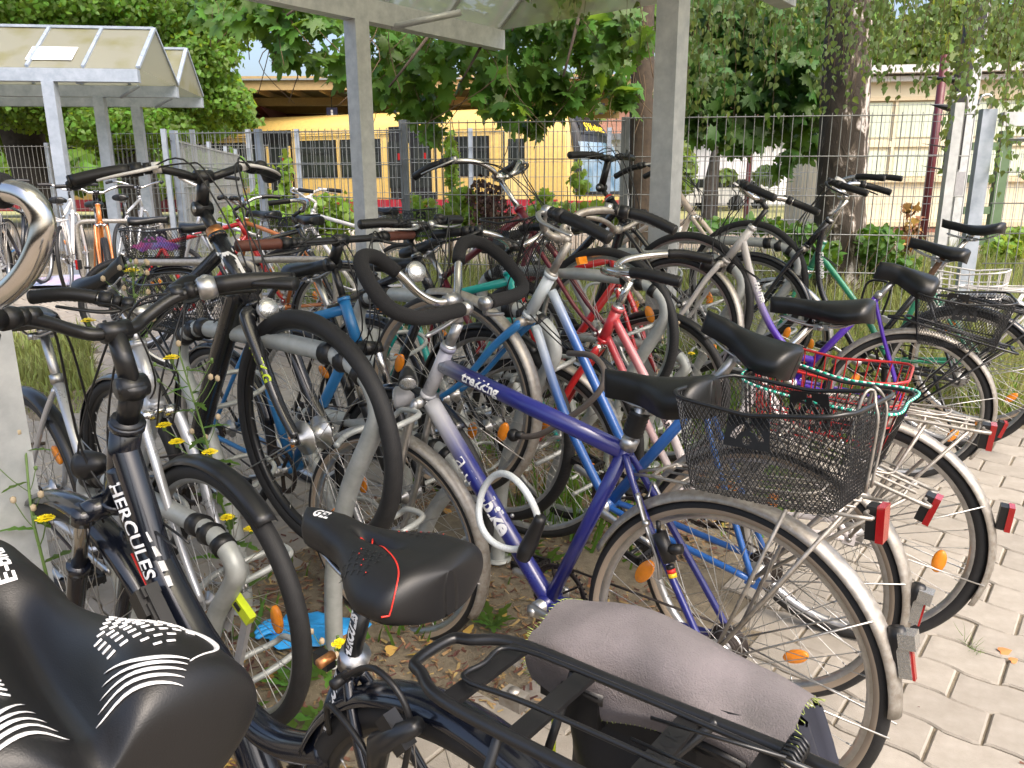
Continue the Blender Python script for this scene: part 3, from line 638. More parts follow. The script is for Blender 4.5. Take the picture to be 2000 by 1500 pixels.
hoop(3.06, False, 'low galvanised hoop stand with black pad end, left of the logo saddle')
hoop(3.43, True, 'tall galvanised hoop stand just behind the right shelter post')
hoop(4.17, True, 'tall galvanised hoop stand behind the silver and purple frame')
hoop(4.55, False, 'low galvanised hoop stand under the dark green frame')
# ---------------------------------------------------------------- shelters
PC = bpy.data.materials.new('polycarbonate'); PC.use_nodes = True
_n = PC.node_tree.nodes; _l = PC.node_tree.links; _b = _n['Principled BSDF']; _tc = _n.new('ShaderNodeTexCoord'); _nz = _n.new('ShaderNodeTexNoise'); _nz.inputs['Scale'].default_value = 1.6; _nz.inputs['Detail'].default_value = 8
_rp = _n.new('ShaderNodeValToRGB'); _rp.color_ramp.elements[0].color = (.5, .5, .42, 1); _rp.color_ramp.elements[1].color = (.36, .34, .12, 1); _rp.color_ramp.elements[0].position = .5; _rp.color_ramp.elements[1].position = .72
_l.new(_tc.outputs['Object'], _nz.inputs['Vector']); _l.new(_nz.outputs[0], _rp.inputs[0]); _l.new(_rp.outputs[0], _b.inputs['Base Color']); _b.inputs['Roughness'].default_value = .3
_t = _n.new('ShaderNodeBsdfTranslucent'); _l.new(_rp.outputs[0], _t.inputs[0]); _tp = _n.new('ShaderNodeBsdfTransparent'); _tp.inputs[0].default_value = (.85, .85, .78, 1)
_m1 = _n.new('ShaderNodeMixShader'); _m1.inputs[0].default_value = .5; _l.new(_b.outputs[0], _m1.inputs[1]); _l.new(_t.outputs[0], _m1.inputs[2])
_m2 = _n.new('ShaderNodeMixShader'); _m2.inputs[0].default_value = .5; _l.new(_m1.outputs[0], _m2.inputs[1]); _l.new(_tp.outputs[0], _m2.inputs[2]); _l.new(_m2.outputs[0], _n['Material Output'].inputs[0])
def shelter(label, O, X, Yd, x0, x1, beams, posts, zb, ridge, steel=GALV, pw=.115, panel=.62, notice=False):
    # O origin on the ground, X along the beams, Yd across them; beams = across positions
    X = Vector(X).normalized(); Yd = Vector(Yd).normalized(); Mx = Matrix((X, Yd, Vector((0, 0, 1)))).transposed().to_4x4(); Mx.translation = O
    root = thing('bicycle_shelter', label, 'shelter', Mx)
    for (px_, bi, zg) in posts:
        b = MB(); b.box((px_, beams[bi], (zb + zg) / 2 - .001), (pw, pw, zb - zg - .002)); b.box((px_, beams[bi], zg + .01), (pw * 2, pw * 2, .02)); part('post', b, steel, root)
    for bi, y in enumerate(beams):
        b = MB(); b.box(((x0 + x1) / 2, y, zb + .07), (x1 - x0, .10, .14)); part('eaves_beam', b, steel, root)
        for (px_, b2, zg) in posts:
            if b2 == bi:
                c = MB(); sg = -1 if bi else 1; c.tube([(px_ + .28, y + .02 * sg, zb - .0), (px_ + .62, y + .35 * sg, zb + .10)], .022, 8); part('brace', c, steel, root)
    for k in range(len(beams) - 1):
        ya, yb = beams[k], beams[k + 1]; ym = (ya + yb) / 2; zr = zb + .14 + ridge
        for (y0, y1) in ((ya, ym), (yb, ym)):
            n = max(1, round((x1 - x0) / panel)); pw_ = (x1 - x0) / n
            for i in range(n):
                xa = x0 + i * pw_; p = MB(); e = .012
                p.add([(xa + e, y0, zb + .146), (xa + pw_ - e, y0, zb + .146), (xa + pw_ - e, y1, zr), (xa + e, y1, zr), (xa + e, y0, zb + .152), (xa + pw_ - e, y0, zb + .152), (xa + pw_ - e, y1, zr + .006), (xa + e, y1, zr + .006)],
                      [(0, 1, 2, 3), (7, 6, 5, 4), (0, 4, 5, 1), (3, 2, 6, 7), (0, 3, 7, 4), (1, 5, 6, 2)], 0, False); part('roof_panel', p, PC, root)
            for i in range(n + 1):
                xa = x0 + i * pw_; r = MB(); r.beam((xa, y0, zb + .165), (xa, y1, zr + .018), .045 if i in (0, n) else .035, .03)
                for q in (.25, .75): c = Vector((xa, y0 + (y1 - y0) * q, zb + .165 + (zr - zb - .147) * q + .018)); r.ball(c, .012, 6)
                part('rafter', r, steel, root)
        for xe in (x0, x1):
            g = MB(); g.add([(xe, ya, zb + .145), (xe, yb, zb + .145), (xe, ym, zr - .01), (xe + .005, ya, zb + .145), (xe + .005, yb, zb + .145), (xe + .005, ym, zr - .01)], [(0, 1, 2), (5, 4, 3), (0, 3, 4, 1), (1, 4, 5, 2), (2, 5, 3, 0)], 0, False); part('gable_panel', g, PC, root)
        r = MB(); r.box(((x0 + x1) / 2, ym, zr + .02), (x1 - x0, .05, .03)); part('ridge_strip', r, steel, root)
        if notice and k == 0:
            q = MB(); sl_ = (zr - zb - .146) / (ym - ya); q.box((0, 0, 0), (.5, .3, .006), None)
            part('notice_sheet', q, mat('white_sheet', (.75, .75, .78), .6), root, M4((x1 - 1.0, ya + (ym - ya) * .3, zb + .17 + sl_ * (ym - ya) * .3), rx=math.atan(sl_)))
    return root
g1 = gz(0, 4.0)
shelter('galvanised bicycle shelter overhead with polycarbonate roof panels', NV * 3.56 + DV * 1.89, NV, -DV, -3.9, 1.45, (-2.27, 0.0, 2.15), [(0, 1, .09), (-3.035, 1, 0), (0.0, 0, .16)], 2.38, .95)
shelter('galvanised bicycle shelter with double gabled translucent roof on the left', Vector((-5.25, 9.34, 0)), (.992, .127, 0), (-.127, .992, 0), -6.2, .98, (0, 1.55, 2.85), [(0, 0, .31), (-.03, 1, .31), (.02, 2, .31), (-3.4, 0, .31), (-3.4, 1, .31), (-3.4, 2, .31)], 2.53, .56, GALVB, .13, .62, True)
# ---------------------------------------------------------------- fences
WIRE = mat('fence_wire', (.27, .28, .27), .5, .4, .15, 30); WIRD = mat('fence_post_dark', (.17, .19, .2), .5, .3, .15, 12)
def fence(label, A, B, z0a, z0b, h, sp, rows, posts=(), r=.0032, pm=GALVB, pw=.06, extra=.06, wm=WIRE, spikes=.02):
    A = Vector(A); B = Vector(B); root = thing('mesh_fence', label, 'fence', Matrix.Translation((A.x, A.y, z0a))); D = B - A; L = D.length; w = MB(); n = int(L / sp)
    for i in range(n + 1):
        p = D * (i / n); z = (z0b - z0a) * i / n; w.tube([(p.x, p.y, z), (p.x, p.y, z + h + spikes)], r, 4, caps=False)
    nn = D.normalized().cross(Vector((0, 0, 1))) * (r * 1.9)
    for k in range(rows + 1):
        z = .03 + (h - .03) * k / rows
        for s in (-1, 1): w.tube([(s * nn.x, s * nn.y, z), (D.x + s * nn.x, D.y + s * nn.y, z + z0b - z0a)], r * 1.15, 4, caps=False)
    part('mesh_panel', w, wm, root)
    for f in posts:
        p = D * f - nn * (4 + pw * 70); b = MB(); b.box((p.x, p.y, (h + extra) / 2 + (z0b - z0a) * f - .1), (pw, pw * .7, h + extra + .2), Matrix.Rotation(math.atan2(D.y, D.x), 3, 'Z')); part('fence_post', b, pm, root)
    return root
k_ = .78
def FT(u, v, z=1.83):
    d = CR @ Vector(((u - 1000) / FPX, -(v - 750) / FPX, -1)); return Vector((0, 0, CH)) + d * ((z - CH) / d.z)
PF = [FT(331, 261), FT(783, 241), FT(1222, 231), FT(1905, 216)]
for i, lab in enumerate(('grey wire mesh fence in front of the rear part of the train', 'grey wire mesh fence in front of the train cab', 'grey wire mesh fence in front of the birch trunk')):
    A, B = PF[i], PF[i + 1]; fence(lab, (A.x, A.y, 0), (B.x, B.y, 0), gz(A.x, A.y) - .05, gz(B.x, B.y) - .05, 1.83 - gz(A.x, A.y) + .05, .0655, 6, posts=(0, .4) if i == 0 else (0.0, .999) if i == 1 else (), pm=GALVB if i == 0 else WIRD, extra=.03)
fence('lower wire mesh fence between the train and the front fence', (-6.3, 12.6, 0), (4.6, 12.6, 0), .33, .33, 1.85, .07, 8, posts=(.12, .2, .27, .37, .52, .72), r=.0035, wm=WIRD, pw=.07)
fence('tall dense wire mesh fence behind the birch', (3.5, 12.2, 0), (12, 11.2, 0), .33, .33, 2.15, .06, 9, posts=(.72,), r=.0032, wm=WIRD, pw=.07)
A = PF[0]; fence('wire mesh fence running back from the corner post', (A.x, A.y, 0), (-4.2, 12.4, 0), .27, .33, 1.5, .05, 7, posts=(0, .5, .78, 1), extra=.1)
fence('far wire mesh fence behind the left shelter', (-14, 13.5, 0), (-4.1, 13.6, 0), .3, .3, 1.75, .075, 5, posts=(.4, .62, .85), r=.004)
# gate on the right
G0 = FT(1870, 216); gr = thing('gate', 'galvanised gate with double posts at the right edge', 'gate', Matrix.Translation((G0.x, G0.y, gz(G0.x, G0.y))))
hz = 1.86 - gz(G0.x, G0.y)
for dx, w_, h_, dy in ((0, .065, hz + .02, 0), (.225, .10, hz - .02, .02)):
    b = MB(); b.box((dx, dy, h_ / 2 - .1), (w_, .055, h_ + .2)); part('gate_post', b, GALV if dx == 0 else GALVB, gr)
for z_ in (hz - .09, .16): b = MB(); b.box((1.2, -.02, z_), (1.8, .06, .09)); part('gate_rail', b, GALV, gr)
b = MB()
for i in range(26): b.tube([(.33 + i * .07, -.03, .18), (.33 + i * .07, -.03, hz - .3)], .0035, 4)
for k in range(7): b.tube([(.3, -.035, .2 + k * .21), (2.1, -.035, .2 + k * .21)], .0035, 4)
b.tube([(.3, -.035, hz - .22), (2.1, -.035, hz - .24)], .006, 5); part('mesh_panel', b, WIRE, gr)
b = MB(); b.tube(spl([(-.06, -.03, hz + .02), (-.03, -.03, hz + .07), (.03, -.03, hz + .07), (.05, -.03, hz - .02)], 5), .009, 6); b.tube(spl([(.12, -.03, hz + .0), (.14, -.03, hz + .06), (.2, -.03, hz + .06), (.22, -.03, hz - .02)], 5), .009, 6); part('hook', b, ALU, gr)
GF = paint('green_steel', (.09, .15, .075), .5, .1); q = at(1945, 400, 9.5)
b = MB(); b.box((0, 0, -.2), (.13, .08, 2.3)); 
for k in range(4): b.box((-.22, 0, .78 - k * .37), (.34, .05, .09))
t_ = thing('steel_frame', 'green steel frame standing behind the galvanised gate', 'frame', Matrix.Translation((q.x, q.y, 1.0)) @ Matrix.Rotation(.0, 4, 'Y')); part('green_beam', b, GF, t_)
b = MB(); b.tube([(.02, -.05, .82), (.7, -.05, .95)], .03, 6); b.tube([(.72, -.05, .9), (.45, -.05, 1.9)], .035, 6); part('brace', b, GALV, t_)
# platform signal and masts behind the gate
sg = at(1866, 300, 9.0); t_ = thing('signal_mast', 'black signal housing with disc visors on a grey mast by the gate', 'signal', Matrix.Translation((sg.x, sg.y, .33)))
b = MB(); b.box((0.12, .06, 1.9), (.11, .11, 3.6)); part('mast', b, GALV, t_); b = MB(); b.box((-.03, 0, 1.75), (.13, .13, 1.15)); b.box((.02, 0, 2.75), (.16, .16, .5)); part('signal_housing', b, BLK, t_)
for k, (z, L_) in enumerate(((2.12, .36), (1.83, .26), (1.42, .30), (1.18, .28))):
    b = MB(); b.tube([(-.08, -.0, z), (-.13, 0, z), (-.09 - L_, 0, z + .04)], [.085 if k < 2 else .04, .07 if k < 2 else .03, .004], 14, flat=.5 if k < 2 else .35); part('visor', b, BLK, t_)
b = MB(); b.box((.03, -.06, 1.02), (.11, .09, .26)); part('cable_box', b, GREY, t_)
dr = at(1822, 300, 13.5); t_ = thing('red_pole', 'dark red steel pole in front of the cream platform building', 'pole', Matrix.Translation((dr.x, dr.y, .3))); b = MB(); b.tube([(0, 0, 0), (0, 0, 3.1)], .065, 12); part('pole_shaft', b, paint('oxide_red_gloss', (.09, .009, .014), .5, .1), t_)
dr = at(1465, 300, 15); t_ = thing('red_pole', 'thinner dark red pole in front of the white wall', 'pole', Matrix.Translation((dr.x, dr.y, .3))); b = MB(); b.tube([(0, 0, 0), (0, 0, 2.9)], .05, 12); part('pole_shaft', b, paint('oxide_red_gloss', (.09, .009, .014), .5, .1), t_)
# ---------------------------------------------------------------- the yellow train
YEL = paint('train_ochre', (.6, .42, .13), .4, .3); YELR = paint('train_roof_ochre', (.66, .5, .2), .5, .1); DRD = paint('train_red', (.3, .015, .03), .4, .2); DRK = mat('train_dark', (.012, .012, .014), .3); GLS = mat('window_glass', (.022, .026, .026), .12, .0, .3, 3, spec=.5, coat=.0, rvar=.02)
GLF = mat('windscreen_glass', (.22, .3, .36), .08, .0, .5, 1.2, spec=.9, coat=1., col2=(.05, .12, .2), rvar=.02)
TA = Vector((1.45, 23.6, 0)); TB = Vector((-13.5, 28.6, 0)); TX = (TA - TB).normalized(); TY = TX.cross(Vector((0, 0, 1)))   # TY towards the camera
Mt = Matrix((TX, -TY, Vector((0, 0, 1)))).transposed().to_4x4(); Mt.translation = TA; tr_ = thing('train', 'ochre yellow and red commuter train standing at the platform', 'train', Mt)
prof = [(0, .55), (0, .95), (-.03, 1.05), (-.03, 2.75), (.05, 3.2), (.22, 3.5), (.6, 3.68), (1.4, 3.75), (2.2, 3.68), (2.6, 3.5), (2.9, 3.2), (2.98, 2.7), (2.98, .6)]
b = MB(); n = len(prof)
def sect(x, sy=1., zz=0): return [(x, p[0] * sy + (1 - sy) * 1.4, p[1] - zz * (p[1] > 3)) for p in prof]
rows = [sect(-24), sect(-.9), sect(-.35, .97, .05), sect(.1, .93, .1)]
vs_ = [v for r in rows for v in r]; fs = [(i * n + j, (i + 1) * n + j, (i + 1) * n + j + 1, i * n + j + 1) for i in range(3) for j in range(n - 1)]; b.add(vs_, fs); part('body', b, YEL, tr_)
# sloped cab front seen obliquely
fr = [(.1, .1), (.75, .25), (1.35, 1.2), (1.5, 2.2), (1.3, 2.9)]
b = MB(); zs_ = [.55, 1.0, 1.25, 2.3, 3.1, 3.5, 3.68]; sl2 = [1.0, 1.05, 1.03, .85, .5, .2, 0]
b.grid(lambda i, j: (lambda p, k: Vector((.1 + (p[0] - .1) * (sl2[k] if k < 7 else 0) * 1.0, p[1] * (1 if k < 5 else 1) , zs_[k])))(fr[round(i * 4)], round(j * 6)), 4, 6); part('cab_front', b, YEL, tr_)
def cabpt(i, z, off=.02):
    z = min(max(z, .55), 3.68); k = 0
    while k < 5 and zs_[k + 1] < z: k += 1
    f = (z - zs_[k]) / (zs_[k + 1] - zs_[k]); s_ = sl2[k] + (sl2[k + 1] - sl2[k]) * f; x = i * 4; a = min(int(x), 3); g_ = x - a
    px_ = fr[a][0] + (fr[a + 1][0] - fr[a][0]) * g_; py_ = fr[a][1] + (fr[a + 1][1] - fr[a][1]) * g_
    return Vector((.1 + (px_ - .1) * s_ + off * .8, py_ - off, z + off * .1))
b = MB(); b.grid(lambda i, j: cabpt(.12 + .85 * i, 1.12 + 2.3 * j, .03), 12, 12); part('black_mask', b, DRK, tr_)
b = MB(); b.grid(lambda i, j: cabpt(.2 + .74 * i, 1.22 + 1.42 * j, .05), 12, 10); part('windscreen', b, GLF, tr_)
b = MB(); b.grid(lambda i, j: cabpt(.27 + .55 * i, 2.86 + .42 * j, .05), 6, 4); dp = part('destination_display', b, DRK, tr_)
me = textmesh('5 Westkreuz', .34, lambda x, y: cabpt(.52 + x * .19, 3.07 + y * .9, .065), .008); mm = mat('display_amber', (.8, .55, .02), .5, rvar=0); mm.node_tree.nodes['Principled BSDF'].inputs['Emission Color'].default_value = (.9, .6, .03, 1); mm.node_tree.nodes['Principled BSDF'].inputs['Emission Strength'].default_value = .35; me.materials.append(mm); ob('display_lettering', me, dp)
b = MB(); b.grid(lambda i, j: cabpt(.0 + 1. * i, .55 + .4 * j, .03), 8, 2); part('red_skirt', b, DRD, tr_)
b = MB(); b.tube([cabpt(.75, 1.2, .08), cabpt(.35, 2.2, .1), cabpt(.3, 2.6, .09)], .012, 5); b.tube([cabpt(.62, 1.2, .09), cabpt(.9, 1.2, .09)], .018, 5); part('wiper', b, BLK, tr_)
for (c_, w_) in (((.35, 1.75), .1),): pass
b = MB(); b.box((-12, -.045, .78), (23.9, .03, .42)); part('red_band', b, DRD, tr_)
for k in range(28): pass
def sidebox(name, xa, xb, za, zb_, m, dep=.02, y=-.045, par=None): b = MB(); b.box(((xa + xb) / 2, y, (za + zb_) / 2), (xb - xa, dep, zb_ - za)); return part(name, b, m, par or tr_)
for (xa, xb) in ((-1.7, -.95),): o_ = sidebox('cab_door', xa, xb, 1.0, 2.95, YELR, .02, -.05); sidebox('window', xa + .12, xb - .12, 1.75, 2.75, GLS, .02, -.066, o_); sidebox('door_seal', xa - .05, xa - .01, 1.0, 2.95, DRK, .02, -.05, o_)
for xa in (-2.2, -5.85, -7.45, -10.9, -12.5, -16.2, -17.9, -21.5):
    o_ = sidebox('window_frame', xa - 1.45, xa, 1.68, 2.86, DRK, .02, -.048); sidebox('window', xa - 1.38, xa - .07, 1.74, 2.80, GLS, .02, -.062, o_); sidebox('window_bar', xa - 1.38, xa - .07, 2.42, 2.46, DRK, .01, -.078, o_)
for xa in (-3.95, -9.1, -14.2, -19.5):
    o_ = sidebox('door_opening', xa - 1.6, xa, 1.0, 3.2, DRK, .02, -.048)
    for s in (0, 1): sidebox('door_window', xa - 1.62 + s * .85, xa - .93 + s * .85, 1.35, 2.75, GLS, .015, -.066, o_)
    for s in (.3, .6, 1.2, 1.45): sidebox('red_sticker' if s in (.3, 1.2) else 'handrail', xa - 1.6 + s, xa - 1.5 + s, 2.2 if s in (.3, 1.2) else 1.2, 2.4 if s in (.3, 1.2) else 2.7, RED if s in (.3, 1.2) else YEL, .008, -.078, o_)
b = MB()
for z in (3.05, 2.98): b.box((-12, -.035, z), (22, .02, .015))
part('roof_gutter', b, DRK, tr_)
b = MB(); b.ball((0, 0, .36), .075, 10, (1, .15, 1)); b.box((0, 0, .08), (.11, .012, .42)); b.box((.13, 0, -.08), (.3, .012, .09)); b.box((.26, 0, -.26), (.08, .012, .36)); b.tube([(-.03 + .26 * cos(a), 0, -.15 + .26 * sin(a)) for a in [rad(110 + 17 * k) for k in range(15)]], .022, 6); part('wheelchair_pictogram', b, WHT, tr_, M4((-6.55, -.10, 2.25)))
# ---------------------------------------------------------------- platform roof, buildings
OCH = paint('roof_ochre', (.36, .25, .11), .6, 0); OCHD = paint('roof_timber', (.22, .14, .055), .7, 0)
rf = thing('platform_roof', 'ochre platform canopy with ribbed underside and dark red brackets', 'canopy', Matrix.Translation((0, 26.5, -.8)))
b = MB(); b.box((-4.2, 4.5, 5.42), (17.6, 9.4, .12)); part('roof_deck', b, OCHD, rf); b = MB(); b.box((-4.2, -.24, 5.42), (17.8, .08, .42)); part('roof_edge', b, OCH, rf); b = MB(); b.box((-4.2, 4.4, 5.52), (18, 9.6, .05)); part('roof_sheet', b, mat('roof_sheet', (.2, .22, .23), .6), rf)
for k in range(17): b = MB(); b.box((-12.5 + k * 1.06, 4.4, 5.27), (.09, 8.9, .17)); part('rafter', b, OCH, rf)
for y in (1.6, 4.4, 7.2): b = MB(); b.box((-4.2, y, 5.04), (17.4, .22, .26)); part('purlin', b, OCH, rf)
ORD = paint('oxide_red', (.09, .010, .014), .6, .0)
for x in (-8.6, 0.2):
    b = MB(); b.tube([(x, 4.4, .3), (x, 4.4, 4.0), (x, 4.4, 4.6)], [.16, .18, .34], 10)
    for s in (-1, 1): b.add([(x - .12, 4.4, 4.0), (x - .12, 4.4 + s * 3.4, 4.86), (x - .12, 4.4, 4.9), (x + .12, 4.4, 4.0), (x + .12, 4.4 + s * 3.4, 4.86), (x + .12, 4.4, 4.9)], [(0, 1, 2), (5, 4, 3), (0, 3, 4, 1), (1, 4, 5, 2)], 0, False); b.add([(x, 4.28, 4.0), (x + s * 2.6, 4.28, 4.86), (x, 4.28, 4.9), (x, 4.52, 4.0), (x + s * 2.6, 4.52, 4.86), (x, 4.52, 4.9)], [(0, 1, 2), (5, 4, 3), (0, 3, 4, 1), (1, 4, 5, 2)], 0, False)
    part('column', b, ORD, rf)
NAVY = mat('navy_sign', (.015, .015, .05), .4)
def isign(u, v, Y, lab, txt='i'):
    p = at(u, v, Y); t_ = thing('platform_sign', lab, 'sign', Matrix.Translation(p)); b = MB(); b.box((0, 0, 0), (.36, .06, .48)); o_ = part('sign_panel', b, NAVY, t_); b = MB(); b.tube([(0, 0, .24), (0, 0, .7)], .015, 5); part('hanger', b, BLK, t_)
    me = textmesh(txt, .46, lambda x, y: Vector((x, -.034, y)), .015); me.materials.append(DECW); ob('lettering', me, t_)
isign(649, 225, 27, 'navy i sign hanging left of the middle shelter post'); isign(776, 223, 27, 'navy i sign hanging right of the middle shelter post')
p = at(1172, 212, 27); t_ = thing('platform_sign', 'small navy sign hanging left of the maple trunk', 'sign', Matrix.Translation(p)); b = MB(); b.box((0, 0, 0), (.3, .05, .34)); part('sign_panel', b, NAVY, t_)
CRM = mat('cream_render', (.68, .6, .42), .7, var=.06, nscale=2); CRMD = mat('cream_trim', (.55, .46, .3), .6, var=.08); PANE = mat('pale_green_pane', (.6, .66, .5), .2, var=.1, nscale=1.5, coat=.4); BRK = mat('brick_wall', (.3, .12, .08), .8, var=.3, nscale=20); ROOFG = mat('pale_roof', (.55, .54, .52), .6)
bl = thing('platform_building', 'long cream platform building with pale green panes on the right', 'building', Matrix.Translation((10.2, 17.9, .1)) @ Matrix.Rotation(rad(-7), 4, 'Z'))
b = MB(); b.box((5, 2, 1.85), (16, 4, 3.5)); part('wall', b, CRM, bl); b = MB(); b.box((5, 1.9, 3.68), (16.4, 4.6, .16)); b.box((5, -.12, 3.5), (16.2, .2, .1)); part('roof', b, ROOFG, bl)
b = MB(); b.box((5, -.04, .05), (16.1, .1, .5)); part('brick_base', b, BRK, bl); b = MB(); b.box((5, -.08, .38), (16.2, .12, .1)); b.box((5, -.05, 1.35), (16.1, .1, .08)); b.box((5, -.05, 3.1), (16.1, .1, .08)); part('band', b, CRMD, bl)
for k in range(16):
    x = -2.6 + k * 1.0; b = MB(); b.box((x + .45, -.012, 1.72), (.86, .03, .56)); b.box((x + .45, -.012, 2.66), (.86, .03, .74)); o_ = part('pane', b, PANE, bl); b = MB(); b.box((x - .03, -.03, 2.25), (.06, .05, 1.7)); part('mullion', b, CRM, bl)
b = MB(); b.box((-.9, -.03, 2.14), (4.2, .06, .12)); b.box((8, -.03, 2.14), (9, .06, .12)); part('transom', b, CRM, bl)
bl = thing('brick_building', 'red brick building with cream eaves behind the train', 'building', Matrix.Translation((7, 48, 0))); b = MB(); b.box((0, 4, 3.2), (17, 8, 6.4)); part('wall', b, mat('far_brick', (.42, .22, .17), .8, var=.15, nscale=6), bl); b = MB(); b.box((0, 3.8, 6.7), (18, 9, .6)); part('roof', b, CRMD, bl)
bl = thing('white_wall', 'long white wall with grey coping beyond the tracks', 'wall', Matrix.Translation((10.5, 40, 0))); b = MB(); b.box((0, .5, 2.0), (13, 1, 3.2)); part('wall_face', b, mat('white_render', (.72, .72, .75), .7, var=.06, nscale=.8), bl); b = MB(); b.box((0, .3, 3.75), (13.4, 1.4, .3)); part('coping', b, mat('grey_coping', (.25, .27, .3), .6), bl)
for i, (x, c_) in enumerate(((-5.2, (.25, .06, .3)), (-3.0, (.12, .2, .35)), (1.5, (.2, .3, .5)))):
    b = MB(); random.seed(i); 
    for q in range(5): b.tube(spl([(x + random.uniform(-.6, .6), -.02, 1.4 + random.uniform(-.4, .5)) for _ in range(4)], 5), .05, 5)
    part('graffiti', b, mat('graffiti_%s' % ('plum', 'navy', 'blue')[i], c_, .6), bl)
def car(x, y, lab, c_):
    t_ = thing('parked_car', lab, 'car', Matrix.Translation((x, y, .3))); b = MB(); P = [(-2.1, .35), (-2.1, .8), (-1.9, .95), (-1.3, 1.0), (-.7, 1.42), (.9, 1.45), (1.6, 1.0), (2.1, .85), (2.15, .35)]
    n = len(P); b.add([(p[0], y_, p[1]) for y_ in (-.85, .85) for p in P], [tuple(range(n)), tuple(range(2 * n - 1, n - 1, -1))] + [(i, (i + 1) % n, n + (i + 1) % n, n + i) for i in range(n)], 0, False); part('body', b, c_, t_)
    b = MB(); b.add([(-1.2, -.86, 1.0), (-.66, -.86, 1.36), (.85, -.86, 1.38), (1.45, -.86, 1.0)], [(0, 1, 2, 3)], 0, False); b.add([(-1.2, -.88, 1.0), (-.66, -.88, 1.36), (.85, -.88, 1.38), (1.45, -.88, 1.0)], [(3, 2, 1, 0)], 0, False); part('side_window', b, GLS, t_)
    for q in (-1.3, 1.35): b = MB(); b.tube([(q, -.88, .34), (q, -.6, .34)], .33, 16); part('wheel', b, RUB, t_)
p = at(1372, 346, 36); car(p.x, p.y, 'white parked car far away, left one of two', WHT_P); p = at(1420, 344, 38.5); car(p.x, p.y, 'white parked car far away, right one of two', WHT_P)
b = MB(); b.box((6, 19.5, .28), (30, 2.2, .1)); setting('station_road', b, mat('concrete_road', (.42, .38, .34), .85, var=.1, nscale=2)); b = MB(); b.box((6, 18.3, .33), (30, .15, .12)); setting('kerb', b, mat('kerb', (.55, .52, .46), .8))
# ---------------------------------------------------------------- trees and plants
rng = np.random.default_rng(11)
def T_maple():
    a = [(0, -.12), (.10, -.08), (.30, -.20), (.27, -.02), (.52, .02), (.38, .14), (.46, .34), (.27, .30), (.24, .42), (.13, .40), (.12, .62), (.0, .80)]
    o = a + [(-x, y) for x, y in a[-2:0:-1]]; V = [(x, y, -.35 * x * x - .10 * (y - .2) ** 2 + .02 * ((i % 2) - .5)) for i, (x, y) in enumerate(o)] + [(0, .12, .03)]; n = len(o)
    return V, [(n, i, (i + 1) % n) for i in range(n)]
def T_heart():
    o = [(0, -.05), (.22, -.14), (.40, .05), (.36, .32), (.16, .62), (0, .82), (-.16, .62), (-.36, .32), (-.40, .05), (-.22, -.14)]; n = len(o)
    return [(x, y, -.3 * x * x) for x, y in o] + [(0, .2, .04)], [(n, i, (i + 1) % n) for i in range(n)]
def T_birch():
    o = [(0, -.02), (.24, .06), (.36, .24), (.2, .55), (0, .95), (-.2, .55), (-.36, .24), (-.24, .06)]; n = len(o)
    return [(x, y, -.5 * x * x) for x, y in o] + [(0, .3, .03)], [(n, i, (i + 1) % n) for i in range(n)]
def T_blade():
    return [(-.02, 0, 0), (.02, 0, 0), (.016, .35, .03), (-.016, .35, .03), (.009, .7, .13), (-.009, .7, .13), (0, 1., .30)], [(0, 1, 2, 3), (3, 2, 4, 5), (5, 4, 6)]
def T_quad(): return [(-.4, 0, 0), (.05, -.1, .03), (.45, .5, 0), (0, .9, .03), (-.4, .5, 0)], [(0, 1, 2, 3, 4)]
def frames(d, up, n):                             # orthonormal frames: y axis = d, z axis ~ up
    d = d / np.linalg.norm(d, axis=1, keepdims=True); x = np.cross(d, up); x /= np.linalg.norm(x, axis=1, keepdims=True) + 1e-9; z = np.cross(x, d)
    return np.stack([x, d, z], 2)
def leafmesh(name, P, D, U, S, T, m):
    V, F = T; V = np.array(V); R = frames(D, U, len(P)); n = len(P); k = len(V)
    W_ = np.einsum('nij,kj->nki', R, V) * S[:, None, None] + P[:, None, :]
    me = bpy.data.meshes.new(name); me.vertices.add(n * k); me.vertices.foreach_set('co', W_.reshape(-1).astype(np.float32))
    L = [len(f) for f in F]; idx = np.concatenate([np.array(f) for f in F]); tot = len(idx)
    me.loops.add(n * tot); me.loops.foreach_set('vertex_index', (idx[None, :] + (np.arange(n) * k)[:, None]).reshape(-1).astype(np.int32))
    st_ = np.concatenate([[0], np.cumsum(L)[:-1]]); me.polygons.add(n * len(F)); me.polygons.foreach_set('loop_start', (st_[None, :] + (np.arange(n) * tot)[:, None]).reshape(-1).astype(np.int32))
    try: me.polygons.foreach_set('loop_total', np.tile(L, n).astype(np.int32))
    except Exception: pass
    me.materials.append(m); me.update(calc_edges=True); me.validate(); return me
BARK = mat('dark_bark', (.085, .062, .042), .9, var=.4, nscale=18, bump=1., bscale=40, col2=(.04, .03, .022)); BARKG = mat('grey_bark', (.07, .06, .05), .9, var=.4, nscale=10, bump=1., bscale=30, col2=(.03, .026, .02))
TWIG = mat('twig', (.11, .07, .035), .8); STEMG = mat('green_stem', (.12, .2, .05), .6)
LMAP = leafmat('maple_leaf', (.075, .17, .03), .3, (.24, .38, .035)); LLIN = leafmat('linden_leaf', (.085, .18, .022), .35, (.34, .44, .03)); LBIR = leafmat('birch_leaf', (.085, .15, .04), .35, (.27, .33, .07)); LFAR = leafmat('far_leaf', (.13, .22, .04), .35, (.38, .42, .06)); LGRS = leafmat('grass_blade', (.2, .24, .07), .45, (.42, .42, .14)); LWED = leafmat('weed_leaf', (.075, .17, .03), .3); LLIT = mat('dry_leaf', (.25, .12, .05), .8, island=.5, var=.3)
LMAPo = LMAP.copy(); LMAPo.name = 'maple_leaf_single'
